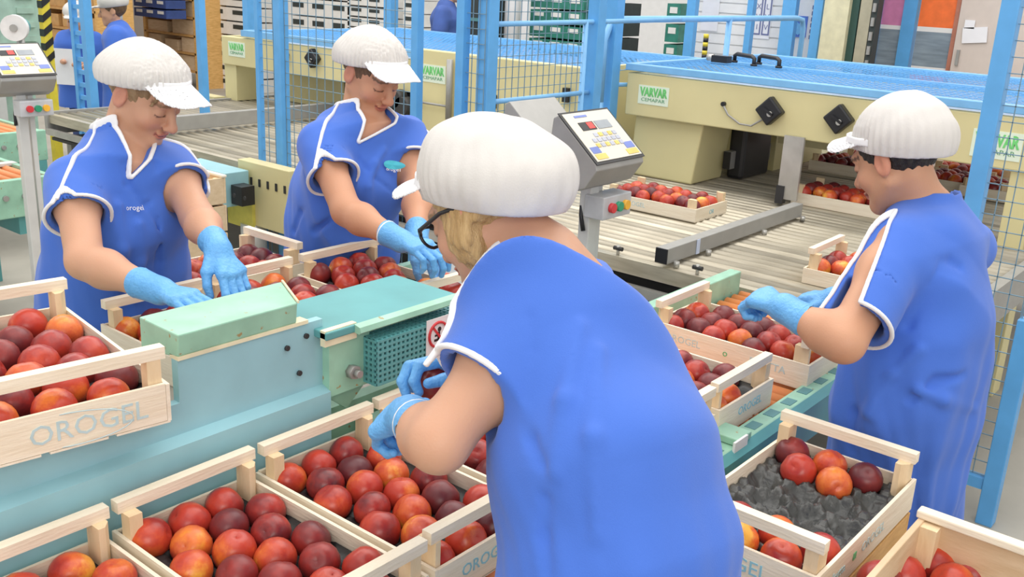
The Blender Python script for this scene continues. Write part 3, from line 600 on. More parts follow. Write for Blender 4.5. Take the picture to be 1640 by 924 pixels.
# ================================================================ background
def stack(name, label, cat, x0, x1, y0, y1, z0, n, h, m, m2=None, group=None, n0=1, cols=1, gap=.02, hole=None):
    "a stack of n crates, each a thing of its own; label counts from the floor"
    w_ = (x1-x0)/cols
    for c in range(cols):
        for k in range(n):
            a = x0+c*w_+.008; b_ = x0+(c+1)*w_-.008; z = z0+k*h
            t = thing(name, label % (('lowest' if k == 0 else 'topmost' if k == n-1 else ORD[k] if k < 9 else '%dth' % (k+1)),), cat, ((a+b_)/2, (y0+y1)/2, z), 0, group)
            MB().box((a, y0, z), (b_, y1, z+.012)).build('base', m, t)
            q = MB(); q.box((a, y0, z+.012), (b_, y0+.02, z+h-gap)).box((a, y1-.02, z+.012), (b_, y1, z+h-gap)).box((a, y0+.02, z+.012), (a+.02, y1-.02, z+h-gap)).box((b_-.02, y0+.02, z+.012), (b_, y1-.02, z+h-gap)); q.build('wall', m, t)
            if hole:
                for s in range(hole): d = (b_-a)/hole; MB().box((a+d*(s+.22), y0-.004, z+h*.42), (a+d*(s+.78), y0+.001, z+h*.72)).build('hand_hole', m2, t)
    return
PLW = mat('white_crate', (.74, .73, .70), .5, var=.05); PLG = mat('green_crate', (.03, .20, .15), .45, var=.2); PLB = mat('navy_crate', (.035, .07, .24), .45, var=.2); HOLE = mat('crate_hole', (.03, .04, .04), .6); PLR = mat('rust_crate', (.40, .13, .12), .5)
def xr(px0, px1, y, py=30): return on(px0, py, 'y', y)[0], on(px1, py, 'y', y)[0]
x0, x1 = xr(330, 402, 8.4); stack('plastic_crate', 'white plastic crate with dark hand holes behind left fence post, %s in its stack', 'crate', x0, x1, 8.4, 8.9, .0, 8, .19, PLW, HOLE, 'white crates behind the left post', cols=1, hole=2)
x0, x1 = xr(462, 560, 8.6); stack('plastic_crate', 'grey white crate stacked behind the mesh left of the back cap, %s of its stack', 'crate', x0, x1, 8.6, 9.1, .0, 7, .22, PLW, HOLE, 'white crates behind the mesh', hole=3)
x0, x1 = xr(556, 615, 8.6); stack('plastic_crate', 'pale crate stacked right behind the back worker\'s cap, %s of its stack', 'crate', x0, x1, 8.6, 9.1, .0, 12, .128, PLW, HOLE, 'pale crates behind the back cap', hole=2)
x0, x1 = xr(645, 664, 8.6); stack('plastic_crate', 'pale crate in the narrow gap left of the person far behind, %s of its stack', 'crate', x0, x1, 8.6, 9.1, .0, 10, .155, PLW, HOLE, 'pale crates in the narrow gap', hole=1)
x0, x1 = xr(848, 935, 7.6); stack('plastic_crate', 'dark green crate behind the mesh between the thick posts, %s of its stack', 'crate', x0, x1, 7.6, 8.1, .0, 12, .132, PLG, PLW, 'green crates between the posts', hole=3)
x0, x1 = xr(958, 978, 7.6); stack('plastic_crate', 'dark green crate in the gap beside the wide blue post, %s of its stack', 'crate', x0, x1, 7.6, 8.1, .0, 10, .155, HOLE, PLW, 'dark crates beside the wide post', hole=1)
x0, x1 = xr(1066, 1090, 7.9); stack('plastic_crate', 'green black crate left of the white cabinet, %s of its stack', 'crate', x0, x1, 7.9, 8.4, .0, 9, .175, PLG, PLW, 'green crates left of the cabinet', hole=1)
def panel(name, label, cat, px0, px1, y, z0, z1, m, th=.05, py=40):
    x0, x1 = xr(px0, px1, y, py); t = thing(name, label, cat, ((x0+x1)/2, y, z0)); box('panel', (x0, y, z0), (x1, y+th, z1), m, t); return t, x0, x1
t, x0, x1 = panel('pipe_column', 'white round column behind the mesh beside the green crates', 'column', 805, 826, 7.4, 0, .05, WHITE); MB().cyl(((x0+x1)/2, 7.45, .05), ((x0+x1)/2, 7.45, 3.2), (x1-x0)/2, 16).build('shaft', WHITE, t)
t, x0, x1 = panel('pipe_column', 'narrow white upright touching the left side of the green crates', 'column', 833, 843, 7.4, 0, 3.2, WHITE)
t, x0, x1 = panel('dark_rack', 'dark narrow rack behind the mesh left of the thick blue post', 'rack', 748, 776, 7.2, .0, 2.2, HOLE, .3)
for k in range(4): box('shelf_edge', (x0-.01, 7.19, .5+k*.4), (x1+.01, 7.2, .53+k*.4), TEALD, t)
# white sheet panels with posters
t, x0, x1 = panel('slatted_wall_panel', 'white slatted panel with a blank sheet between two blue uprights', 'panel', 1108, 1200, 7.7, 0, 3.0, WHITE, .05)
for k in range(36): box('slat', (x0, 7.688, .02+k*.083), (x1, 7.699, .092+k*.083), WHITE, t)
p = tag(box('paper_sheet', (on(1125, 10, 'y', 7.68)[0], 7.682, 1.36), (on(1152, 10, 'y', 7.68)[0], 7.686, 1.75), mat('paper', (.82, .82, .86), .6, var=.02)), 'blank white sheet on the slatted panel beside the left blue upright', 'paper')
t, x0, x1 = panel('slatted_wall_panel', 'white slatted panel with a printed list between two blue uprights', 'panel', 1204, 1262, 7.7, 0, 3.0, WHITE, .05)
for k in range(36): box('slat', (x0, 7.688, .02+k*.083), (x1, 7.699, .092+k*.083), WHITE, t)
NAVY = mat('ink_navy', (.16, .18, .34), .6)
pp = box('printed_list', (on(1206, 20, 'y', 7.68)[0], 7.682, 1.33), (on(1236, 20, 'y', 7.68)[0], 7.686, 1.80), MATS['paper']); tag(pp, 'white sheet with two dark printed columns on the slatted panel', 'notice')
pa, pb = on(1206, 20, 'y', 7.68)[0], on(1236, 20, 'y', 7.68)[0]
for c in range(2):
    u0 = pa+(pb-pa)*(.08+c*.48); u1 = u0+(pb-pa)*.34
    MB().box((u0, 7.680, 1.37), (u0+.012, 7.682, 1.78)).box((u1, 7.680, 1.37), (u1+.012, 7.682, 1.78)).box((u0, 7.680, 1.36), (u1+.012, 7.682, 1.372)).build('column_frame', NAVY, pp)
    for k in range(5): text('list_mark', 'IVXLA'[(k+c) % 5], ((u0+u1)/2+.006, 7.681, 1.42+k*.08), (1, 0, 0), (0, 0, 1), .06, NAVY, pp)
t, x0, x1 = panel('notice_board', 'white notice board with a blue square and papers left of the yellow upright panel', 'board', 1266, 1312, 7.65, 0, 3.0, WHITE, .05)
box('blue_notice', (x0+.01, 7.64, 1.37), (x0+.14, 7.65, 1.53), mat('notice_blue', (.10, .20, .62), .5), t); box('blue_notice_top', (x0+.03, 7.638, 1.50), (x0+.12, 7.64, 1.52), mat('notice_sky', (.2, .5, .8), .5), t)
text('notice_icon', '\u2665', (x0+.075, 7.638, 1.43), (1, 0, 0), (0, 0, 1), .10, MATS['notice_sky'], t)
for k in range(6): box('text_line', (x0+.165, 7.645, 1.36+k*.045), (x0+.185, 7.65, 1.39+k*.045), NAVY, t)
box('red_mark', (x0+.18, 7.645, 1.27), (x0+.20, 7.65, 1.30), RED, t)
for k, (a, lab) in enumerate(((1107, 'blue upright at the left of the white slatted panels'), (1201, 'slim blue upright between the two white slatted panels'), (1263, 'blue upright between printed list and notice board'), (1309, 'blue upright right of the notice board'))):
    p = on(a, 40, 'y', 7.5); wd = (.08, .05, .11, .07)[k]; q = thing('blue_upright', lab, 'post', (p[0], 7.5, 0)); box('shaft', (p[0]-wd/2, 7.47, 0), (p[0]+wd/2, 7.53, 3.0), BLUE, q); box('base_plate', (p[0]-wd, 7.44, 0), (p[0]+wd, 7.56, .012), BLUE, q)
panel('upright_panel', 'tall pale yellow machine panel left of the dark gap', 'panel', 1316, 1356, 7.3, 0, 3.0, mat('yellow_pale', (.66, .62, .42), .5), .3)
panel('dark_guide', 'dark green vertical guide strip right of the pale yellow panel', 'strip', 1358, 1372, 7.35, 0, 3.0, mat('green_black', (.03, .08, .065), .5), .1)
panel('upright_panel', 'narrow olive upright between two dark strips', 'panel', 1374, 1392, 7.35, 0, 3.0, mat('olive', (.40, .37, .27), .5), .1)
t, x0, x1 = panel('chain_strip', 'black vertical chain strip left of the pink and grey window', 'strip', 1393, 1402, 7.35, 0, 3.0, HOLE, .1)
for k in range(28): box('link', (x0+.01, 7.33, .1+k*.1), (x1-.01, 7.35, .16+k*.1), GREY, t)
PINK = mat('pink_sheet', (.62, .22, .42), .5); ORA = mat('orange_sheet', (.90, .18, .04), .5); GLS = mat('grey_glass', (.24, .30, .36), .12, var=.25, scale=4, stretch=(1, 1, 8))
t, x0, x1 = panel('strip_door', 'pink over grey glazed door leaf with blue frame', 'door', 1400, 1455, 7.9, 0, .4, PINK)
for a, b_, m, nm in ((.4, 1.10, PINK, 'pink_band'), (1.10, 1.13, WHITE, 'white_band'), (1.13, 1.47, GLS, 'glass_pane'), (1.47, 1.50, WHITE, 'white_band'), (1.50, 3.0, PINK, 'pink_band')): box(nm, (x0, 7.9, a), (x1, 7.94, b_), m, t)
for x in (x0, x1): box('frame', (x-.05, 7.88, 0), (x+.05, 7.96, 3.0), BLUE, t)
t, x0, x1 = panel('strip_door', 'orange over grey glazed door leaf beside the beige door', 'door', 1459, 1528, 7.9, 0, .4, ORA)
for a, b_, m, nm in ((.4, 1.18, ORA, 'orange_band'), (1.18, 1.215, WHITE, 'white_band'), (1.215, 1.47, GLS, 'glass_pane'), (1.47, 1.505, WHITE, 'white_band'), (1.505, 3.0, ORA, 'orange_band')): box(nm, (x0+.05, 7.9, a), (x1, 7.94, b_), m, t)
box('edge_frame', (x1, 7.88, 0), (x1+.03, 7.96, 3.0), mat('rust_frame', (.45, .18, .12), .5), t)
d, x0, x1 = panel('door_1', 'beige door with two white papers at the right edge', 'door', 1534, 1680, 7.85, 0, 3.0, mat('beige_door', (.62, .54, .49), .6, var=.03))
d['kind'] = 'structure'; box('door_handle', (x0+.03, 7.83, 1.25), (x0+.05, 7.85, 1.36), GREY, d)
a = on(1560, 55, 'y', 7.84); tag(box('paper_notice', (a[0]-.08, 7.838, a[2]-.06), (a[0]+.09, 7.844, a[2]+.05), MATS['paper'], None, 0, Matrix.Rotation(radians(-6), 3, 'Y')), 'white paper notice taped on the beige door', 'paper')
a = on(1553, 39, 'y', 7.84); tag(box('paper_notice', (a[0]-.035, 7.838, a[2]-.03), (a[0]+.035, 7.844, a[2]+.03), MATS['paper']), 'small pale paper above the larger one on the beige door', 'paper')
p = on(1128, 88, 'y', 6.8); q = thing('hazard_peg', 'yellow and black striped peg standing behind the blue lid', 'peg', (p[0], 6.8, 0))
for k in range(6): MB().cyl((p[0], 6.8, 1.2+k*.03), (p[0], 6.8, 1.23+k*.03), .02, 8).build('band', (BLACK, mat('hazard_yellow', (.70, .58, .05), .5))[k % 2], q)
MB().cyl((p[0], 6.8, 0), (p[0], 6.8, 1.2), .02, 8).build('stem', GREY, q)

# ---- left background: racks with tan boxes, navy crates, mint gantry
def rack(label, px0, px1, y, rows, z0, h, m, names, group, blab):
    x0, x1 = xr(px0, px1, y, 50); t = thing('storage_rack', label, 'rack', ((x0+x1)/2, y, 0))
    for x in (x0, x1): box('upright', (x-.03, y, 0), (x+.03, y+.5, 2.6), WOODO, t)
    for k in range(rows+1): box('shelf', (x0, y, z0+k*h-.03), (x1, y+.5, z0+k*h), mat('rack_orange', (.55, .30, .10), .6), t)
    for k in range(rows):
        n = names[k]; w_ = (x1-x0)/n
        for i in range(n): b = box('carton', (x0+w_*i+.04, y+.03, z0+k*h), (x0+w_*(i+.86), y+.45, z0+k*h+h*(.62+.2*((i+k) % 2))), m, None, .004); tag(b, blab % (ORD[k], ORD[i]), 'box', group)
rack('tan rack of cartons behind the left worker\'s cap', 232, 312, 8.0, 6, .25, .24, TAN, (2, 3, 2, 3, 2, 3), 'cartons behind the left cap', 'tan carton behind the left cap, %s shelf from below, %s from left')
rack('orange rack behind the two far left people', 68, 155, 6.6, 6, .30, .25, mat('carton_orange', (.58, .33, .12), .6), (2, 2, 3, 2, 3, 2), 'cartons behind the far people', 'brown carton behind the far people, %s shelf from below, %s from left')
x0, x1 = xr(214, 266, 7.6, 10); stack('plastic_crate', 'navy blue crate above the left worker\'s cap, %s in its stack', 'crate', x0, x1, 7.6, 7.9, .95, 6, .13, PLB, PLW, 'navy crates above the cap', hole=3)
MINTP = mat('mint_gantry', (.38, .56, .48), .5)
a = on(40, 40, 'x', -7.6); t = thing('mint_cabinet', 'mint green machine housing at the top left corner', 'machine', (a[0], a[1], 0))
y0 = on(-40, 40, 'x', -7.6)[1]; y1 = on(66, 40, 'x', -7.6)[1]
box('housing', (-8.0, y0, .9), (-7.6, y1, 2.4), MINTP, t); box('column', (-7.62, y0+.02, 0), (-7.55, y0+.14, 2.4), GREYL, t)
for k in range(5): box('louvre', (-7.60, y0+.3, 1.0+k*.1), (-7.585, y1-.05, 1.04+k*.1), MINTP, t)
box('frame_foot', (-7.9, y0, 0), (-7.8, y1, .9), MINTP, t)
a = on(72, 30, 'x', -7.4); t = thing('hazard_post', 'yellow and black striped post at the top left', 'post', (-7.4, a[1], 0)); box('core', (-7.43, a[1]-.03, 0), (-7.37, a[1]+.03, 2.4), MATS['hazard_yellow'], t)
for k in range(14): MB().prism([(a[1]-.032, .95+k*.1), (a[1]+.032, 1.0+k*.1), (a[1]+.032, 1.05+k*.1), (a[1]-.032, 1.0+k*.1)], 'x', -7.435, -7.365).build('black_stripe', BLACK, t)
a = at(22, 45, 4.8); t = thing('label_reel', 'white label reel standing above the left edge terminal', 'reel', tuple(a)); A = Vector(a); ax = Vector((.75, -.62, 0)).normalized()
MB().cyl(A-ax*.035, A+ax*.0, .062, 24).build('reel', mat('reel_white', (.74, .74, .74), .5), t); MB().cyl(A, A+ax*.01, .018, 12).build('hub', GREY, t); MB().cyl(A-ax*.15, A-ax*.035, .04, 16).build('motor', MATS['teal_paint'], t); MB().cyl((a[0], a[1], 0), A-ax*.1, .02, 8).build('stand', GREY, t)
for (px, wd, y, lab) in ((122, .035, 4.3, 'left upright of the blue ladder frame beside the left worker'), (141, .05, 4.3, 'right upright of the blue ladder frame beside the left worker')):
    pass
pa = on(122, 80, 'y', 3.6); pb = on(142, 80, 'y', 3.6); t = thing('ladder_frame', 'blue ladder frame of two uprights beside the left worker\'s cap', 'frame', (pa[0], 3.6, 0))
box('upright', (pa[0]-.02, 3.58, 0), (pa[0]+.02, 3.62, 2.4), BLUE, t); box('upright', (pb[0]-.03, 3.57, 0), (pb[0]+.03, 3.63, 2.4), BLUE, t)
for k in range(22): box('rung', (pa[0]+.02, 3.59, .2+k*.09), (pb[0]-.03, 3.61, .23+k*.09), BLUE, t)
pa = on(188, 40, 'y', 4.6); t = thing('perforated_post', 'galvanised perforated post in front of the far left people', 'post', (pa[0], 4.6, 0)); box('channel', (pa[0]-.06, 4.58, 0), (pa[0]+.06, 4.62, 2.6), mat('galvanised', (.46, .50, .54), .4, .4, var=.2, scale=10), t)
for k in range(18): MB().cyl((pa[0]+.02, 4.575, .8+k*.08), (pa[0]+.02, 4.585, .8+k*.08), .016, 8).build('hole', HOLE, t)
# orange conveyors at the far left
for (xx0, xx1, yy0, yy1, lab) in ((-5.5, -4.72, 1.2, 2.28, 'mint conveyor with orange rollers left of the left worker'), (-7.0, -6.0, 1.6, 2.85, 'second mint conveyor of orange rollers behind the left terminal')):
    t = thing('roller_conveyor', lab, 'conveyor', (xx0, yy0, 0)); rollers(t, xx0+.03, xx1-.04, frange(yy0+.06, yy1-.04, .06), .70, .025, ORNG, 8)
    box('side_rail', (xx1-.04, yy0, .53), (xx1, yy1, .712), MINT, t, .004); box('side_rail', (xx0, yy0, .53), (xx0+.03, yy1, .74), MINT, t); box('end_rail', (xx0, yy1-.03, .55), (xx1-.04, yy1, .705), MINT, t); box('middle_strip', (xx0+.3, yy0, .695), (xx0+.36, yy1, .708), GREYL, t)
    for x in (xx0, xx1-.05):
        for y in (yy0, yy1-.06): box('leg', (x, y, 0), (x+.05, y+.05, .53), TEAL, t)
    for k in range(3): MB().cyl((xx1, yy1-.35+k*.09, .63), (xx1+.012, yy1-.35+k*.09, .63), .014, 8).build('bolt', GREY, t)
    box('drive_box', (xx1-.25, yy1-.2, .44), (xx1-.02, yy1-.02, .53), TEAL, t); box('dark_underside', (xx0+.05, yy0+.02, .02), (xx1-.25, yy1-.55, .52), mat('dark_green', (.05, .075, .065), .6), t)  # dark block stands in for the dark space under the rollers
# parts at the left end of the table
t = thing('yellow_end_box', 'yellow end box with slots on the roller table left of the blue posts', 'machine', (-4.5, 3.0, 0))
a = on(380, 243, 'y', 3.12); b_ = on(462, 250, 'y', 3.12)
box('box', (a[0], 3.12, .40), (b_[0], 3.20, .74), YEL, t, .004); box('block', (a[0]-.08, 3.10, .38), (a[0]+.14, 3.12, .52), mat('bright_yellow', (.66, .60, .12), .5), t)
for k in range(8): box('slot', (a[0]+.04+k*.07, 3.115, .62), (a[0]+.055+k*.07, 3.121, .66), DARK, t)
MB().cyl((a[0]+.08, 3.15, .22), (a[0]+.08, 3.15, .40), .07, 14).build('cylinder', GREYL, t); MB().cyl((a[0]+.08, 3.15, 0), (a[0]+.08, 3.15, .22), .03, 10).build('rod', GREY, t)
a = on(300, 262, 'y', 2.95); b_ = on(358, 250, 'y', 2.95); t = thing('mint_end_box', 'mint green end box behind the stacked tan crates', 'machine', (a[0], 2.95, 0)); box('box', (a[0]-.1, 2.95, .52), (b_[0], 3.1, .70), MINTB, t, .004); box('leg', (a[0], 3.0, 0), (a[0]+.06, 3.06, .52), TEAL, t); box('black_guard', (b_[0]+.01, 2.98, .54), (b_[0]+.10, 3.06, .64), BLACK, t)
for k in range(6): MB().cyl((a[0]+.05+k*.09, 2.948, .60), (a[0]+.05+k*.09, 2.951, .60), .012, 8).build('hole', DARK, t)
a = on(362, 300, 'y', 2.62); x1 = a[0]
for k in range(5):
    z = a[2]+.05-.13*(k+1)
    if z < 0: break
    slat_crate('wooden_crate', 'tan wooden crate beside the left worker\'s far arm, %s of the stack' % ('topmost', 'second', 'third', 'fourth', 'lowest')[k], x1-.42, x1, 2.30, 2.62, max(z, .0), z+.126, mat('box_wood', (.66, .48, .28), .7, col2=(.76, .58, .37), stretch=(1, 6, 9), scale=5), 1, .012 if k == 0 else 0, group='tan crates beside the far arm')
zt = a[2]+.05
q = thing('crate_stand', 'low stand below the stacked tan crates', 'stand', (x1-.2, 2.46, 0)); z = zt-.13*5
if z > .02: box('block', (x1-.40, 2.32, 0), (x1-.02, 2.60, z-.001), TAN, q)
else: box('block', (x1-.40, 2.64, 0), (x1-.02, 2.70, .1), TAN, q)
# ================================================================ people: smooth bodies polygonised from distance fields
def V(*a): return np.array(a, float)
def nrm(v): return np.asarray(v, float)/np.linalg.norm(v)
def sml(a, b, k):
    h = np.clip(.5+.5*(b-a)/k, 0, 1); return b*(1-h)+a*h-k*h*(1-h)
def smx(a, b, k): return -sml(-a, -b, k)
def cone(p, a, b, ra, rb):
    a = np.asarray(a, float); d = np.asarray(b, float)-a; t = np.clip(((p-a)@d)/(d@d), 0, 1)
    return np.linalg.norm(p-a-t[:, None]*d, axis=1)-(ra+t*(rb-ra))
def ball(p, c, r): return np.linalg.norm(p-np.asarray(c), axis=1)-r
def ell(p, c, r, F=None):
    q = p-np.asarray(c)
    if F is not None: q = q@F.T
    r = np.asarray(r, float); k0 = np.linalg.norm(q/r, axis=1); k1 = np.linalg.norm(q/(r*r), axis=1)+1e-9
    return k0*(k0-1)/k1
def loft(p, sec):
    """sec: list of (centre, side axis, front axis, half width, half depth)"""
    best = None
    for (c0, s0, f0, w0, d0), (c1, s1, f1, w1, d1) in zip(sec[:-1], sec[1:]):
        ax = c1-c0; t = np.clip(((p-c0)@ax)/(ax@ax), 0, 1); n = nrm(ax); q = p-c0-t[:, None]*ax; h = q@n
        s = s0+(s1-s0)*.5; f = f0+(f1-f0)*.5; w_ = w0+(w1-w0)*t; d_ = d0+(d1-d0)*t; mn = np.minimum(w_, d_)
        e = np.sqrt(np.sqrt(((q@s)/w_)**4+((q@f)/d_)**4+1e-12)*.4+.6*(((q@s)/w_)**2+((q@f)/d_)**2)+(h/(mn*.8))**2)
        d = (e-1)*mn*.95; best = d if best is None else sml(best, d, .05)
    return best
def nets(field, lo, hi, h):
    "sparse surface nets over the box lo..hi with cell size h"
    lo = np.asarray(lo, float); C = 5; n = np.ceil((np.asarray(hi)-lo)/(h*C)).astype(int)*C; nc = n//C+1
    g = np.stack(np.meshgrid(*[np.arange(k) for k in nc], indexing='ij'), -1).reshape(-1, 3); dc = field(lo+g*h*C).reshape(nc)
    near = np.abs(dc) < h*C*1.9; blk = np.zeros(n//C, bool)
    for i in (0, 1):
        for j in (0, 1):
            for k in (0, 1): blk |= near[i:nc[0]-1+i, j:nc[1]-1+j, k:nc[2]-1+k]
    full = n+1; val = np.repeat(np.repeat(np.repeat(dc, C, 0), C, 1), C, 2)[:full[0], :full[1], :full[2]].copy()
    m = np.zeros(full, bool); bi = np.repeat(np.repeat(np.repeat(blk, C, 0), C, 1), C, 2)
    for i in (0, 1):
        for j in (0, 1):
            for k in (0, 1): m[i:full[0]-1+i, j:full[1]-1+j, k:full[2]-1+k] |= bi
    idx = np.argwhere(m); out = np.empty(len(idx))
    for a in range(0, len(idx), 200000): out[a:a+200000] = field(lo+idx[a:a+200000]*h)
    val[m] = out
    s = val < 0; cs = np.zeros(n, np.uint8); u8 = s.view(np.uint8)
    for i in (0, 1):
        for j in (0, 1):
            for k in (0, 1): cs += u8[i:n[0]+i, j:n[1]+j, k:n[2]+k]
    ci = np.argwhere((cs > 0) & (cs < 8) & bi); vid = np.full(n, -1, np.int32); vid[tuple(ci.T)] = np.arange(len(ci))
    cnt = np.zeros(len(ci)); acc = np.zeros((len(ci), 3))
    for o in np.ndindex(2, 2, 2):
        for ax in range(3):
            if o[ax]: continue
            o2 = list(o); o2[ax] = 1; a = val[tuple((ci+o).T)]; b = val[tuple((ci+o2).T)]; c = (a < 0) != (b < 0)
            t = np.where(c, a/np.where(np.abs(a-b) < 1e-12, 1, a-b), 0); cnt += c
            for k in range(3): acc[:, k] += np.where(c, o[k]+(t if k == ax else 0), 0)
    verts = lo+(ci+acc/np.maximum(cnt, 1)[:, None])*h; faces = []
    for ax in range(3):
        b, c = [(1, 2), (2, 0), (0, 1)][ax]; sh = [slice(0, n[i]) for i in range(3)]; o2 = [0, 0, 0]; o2[ax] = 1
        r0_ = [slice(1, n[i]) for i in range(3)]; r0_[ax] = slice(0, n[ax]); s0 = s[tuple(r0_)]; r1 = list(r0_); r1[ax] = slice(1, n[ax]+1); s1 = s[tuple(r1)]
        e = np.argwhere(s0 != s1)
        if not len(e): continue
        fl = s0[tuple(e.T)]; base = e.copy(); base[:, b] += 1; base[:, c] += 1
        def g_(db, dcx):
            q = base.copy(); q[:, b] -= db; q[:, c] -= dcx; return vid[tuple(q.T)]
        Q = np.stack([g_(1, 1), g_(0, 1), g_(0, 0), g_(1, 0)], 1); Q[~fl] = Q[~fl][:, ::-1]; faces.append(Q[(Q >= 0).all(1)])
    return verts, np.concatenate(faces)
import time as _tm
TT = {}
def skin(name, field, lo, hi, h, m, parent, col=None, split=False):
    _t0 = _tm.time(); v, f = field if isinstance(field, tuple) else nets(field, lo, hi, h); TT[name] = TT.get(name, 0)+_tm.time()-_t0; off = np.array(OFF[parent.name])
    if split:
        lb = np.arange(len(v))
        for _ in range(400):
            old = lb.copy(); m_ = lb[f].min(1); np.minimum.at(lb, f.ravel(), np.repeat(m_, 4)); lb = lb[lb]
            if (old == lb).all(): break
        for L_ in np.unique(lb):
            sel = lb == L_
            if sel.sum() < 60: continue
            ix = np.cumsum(sel)-1; skin(name, (v[sel], ix[f[sel[f[:, 0]]]]), lo, hi, h, m, parent)
        return
    me = bpy.data.meshes.new(name); me.vertices.add(len(v)); me.vertices.foreach_set('co', (v-off).ravel()); me.loops.add(f.size); me.loops.foreach_set('vertex_index', f.ravel().astype(np.int32))
    me.polygons.add(len(f)); me.polygons.foreach_set('loop_start', (np.arange(len(f))*4).astype(np.int32)); me.polygons.foreach_set('loop_total', np.full(len(f), 4, np.int32)); me.update(); me.validate()
    me.polygons.foreach_set('use_smooth', [True]*len(me.polygons))
    if col is not None:
        c = np.ones((len(v), 4)); c[:, :3] = col(v); a = me.color_attributes.new('Col', 'FLOAT_COLOR', 'POINT'); a.data.foreach_set('color', c.ravel())
    me.materials.append(m); o = bpy.data.objects.new(name, me); LINK(o); o.parent = parent; OFF[o.name] = OFF[parent.name]; return o
SKIN = vcol_mat('skin', .48, .12, .12, 260, .35)
CLOTH = mat('smock_blue', (.055, .150, .57), .75, col2=(.068, .172, .63), scale=4, bump=.10, bscale=500, spec=.25, sheen=.15)
PIPE = mat('white_piping', (.80, .80, .82), .7, var=.03)
CAPM = mat('cap_gauze', (.655, .63, .605), .85, var=.03, scale=25, bump=.10, bscale=400, spec=.2)
VISM = mat('cap_visor', (.84, .84, .86), .7, var=.02, spec=.3)
GLOVE = mat('glove_blue', (.115, .37, .74), .42, col2=(.15, .44, .82), scale=22, bump=.35, bscale=120)
TROUS = mat('work_trousers', (.62, .63, .66), .8); SHOE = mat('white_clog', (.70, .70, .70), .5)
SKB = np.array((.60, .330, .215))
def frame(f, u):
    "rows: left, forward, up"
    f = nrm(f); u = np.asarray(u, float); u = nrm(u-f*(u@f)); l = np.cross(u, f); return np.stack([l, f, u])

def hand_field(wr, d, pn, th, fd=None, curl=(.5, .55, .6, .65), thumb=.5, spread=.10, s=1.):
    """wr wrist, d finger direction, pn palm normal (faces the object), th thumb side"""
    d = nrm(d); pn = np.asarray(pn, float); pn = nrm(pn-d*(pn@d)); th = nrm(np.asarray(th, float)-d*(np.asarray(th, float)@d)-pn*(np.asarray(th, float)@pn))
    wr = np.asarray(wr, float); fing = []; kn = []
    for i in range(4):
        o = (.030-.020*i); L = (.040, .044, .041, .033)[i]*s; a = wr+d*((.088, .092, .088, .080)[i]*s)+th*o*s; kn.append(a)
        dd = nrm(d+th*spread*(1.5-i)); c = curl[i]; pts = [a]; ang = c*.9
        for k, lf in enumerate((1., .66, .52)):
            v = dd*cos(ang)+pn*sin(ang); pts.append(pts[-1]+v*L*lf); ang += c*1.1
        fing.append(pts)
    t0 = wr+d*.026*s+th*.024*s+pn*.006; t1 = t0+(d*.55+th*.62+pn*thumb*.7)*.042*s; t2 = t1+nrm(d*.85+th*.12+pn*thumb)*.034*s; t3 = t2+nrm(d*.9-th*.15+pn*thumb)*.026*s
    def F(p):
        r = cone(p, wr-(d if fd is None else fd)*.060*s, wr, .037*s, .032*s)
        q = cone(p, wr, kn[0]-d*.012, .018*s, .0155*s)
        for k in (1, 2, 3): q = sml(q, cone(p, wr, kn[k]-d*.012, .018*s, .0150*s), .012)
        q = sml(q, cone(p, wr+th*.012*s, t1, .020*s, .0145*s), .014); r = sml(r, q, .018)
        for i, pts in enumerate(fing):
            fr = (.0102, .0105, .0100, .0090)[i]*s; g = cone(p, pts[0]-d*.014, pts[1], fr*1.12, fr)
            g = sml(g, cone(p, pts[1], pts[2], fr, fr*.92), .003); g = sml(g, cone(p, pts[2], pts[3], fr*.92, fr*.80), .003); r = sml(r, g, .0035)
        g = cone(p, t1, t2, .0128*s, .0112*s); g = sml(g, cone(p, t2, t3, .0112*s, .0092*s), .003); return sml(r, g, .006)
    pts = np.array([wr]+[x for P in fing for x in P]+[t3]); return F, pts.min(0)-.06, pts.max(0)+.06

class Person:
    def __init__(s, name_label, base): s.t = thing('person', name_label, 'person', base); s.t['group_role'] = 'worker'; del s.t['group_role']
def head_field(H, F, hs=1.):
    "local head distance: x left, y forward, z up"
    def f(p):
        q = ((p-H)@F.T)/hs
        d = ell(q, V(0, -.016, .042), V(.074, .095, .086)); d = sml(d, ell(q, V(0, .028, -.022), V(.060, .064, .084)), .030)
        for s in (-1, 1):
            d = sml(d, cone(q, V(s*.052, -.004, -.045), V(s*.014, .066, -.092), .020, .018), .028)
            d = sml(d, ell(q, V(s*.036, .058, -.026), V(.026, .026, .026)), .018)
        d = sml(d, ell(q, V(0, .070, -.092), V(.024, .022, .019)), .018)
        d = sml(d, cone(q, V(-.034, .080, .030), V(.034, .080, .030), .012, .012), .018)
        for s in (-1, 1): d = smx(d, -ell(q, V(s*.032, .100, .006), V(.019, .014, .012)), .010)
        for s in (-1, 1): d = sml(d, ell(q, V(s*.031, .0795, .005), V(.0150, .0125, .0125)), .004)
        n = cone(q, V(0, .088, .016), V(0, .112, -.026), .0085, .0125); n = sml(n, ball(q, V(0, .114, -.028), .0115), .008)
        for s in (-1, 1): n = sml(n, ball(q, V(s*.011, .103, -.033), .0085), .006)
        d = sml(d, n, .010)
        lip = sml(ell(q, V(0, .0935, -.056), V(.023, .010, .0055)), ell(q, V(0, .0915, -.066), V(.019, .010, .0065)), .003); d = sml(d, lip, .006)
        d = smx(d, -cone(q, V(-.020, .104, -.0608), V(.020, .104, -.0608), .0025, .0025), .004)
        for s in (-1, 1):
            e = ell(q, V(s*.076, -.014, -.004), V(.010, .021, .032)); e = smx(e, -ell(q, V(s*.086, -.008, -.002), V(.008, .011, .018)), .006); d = sml(d, e, .006)
        return d*hs
    return f
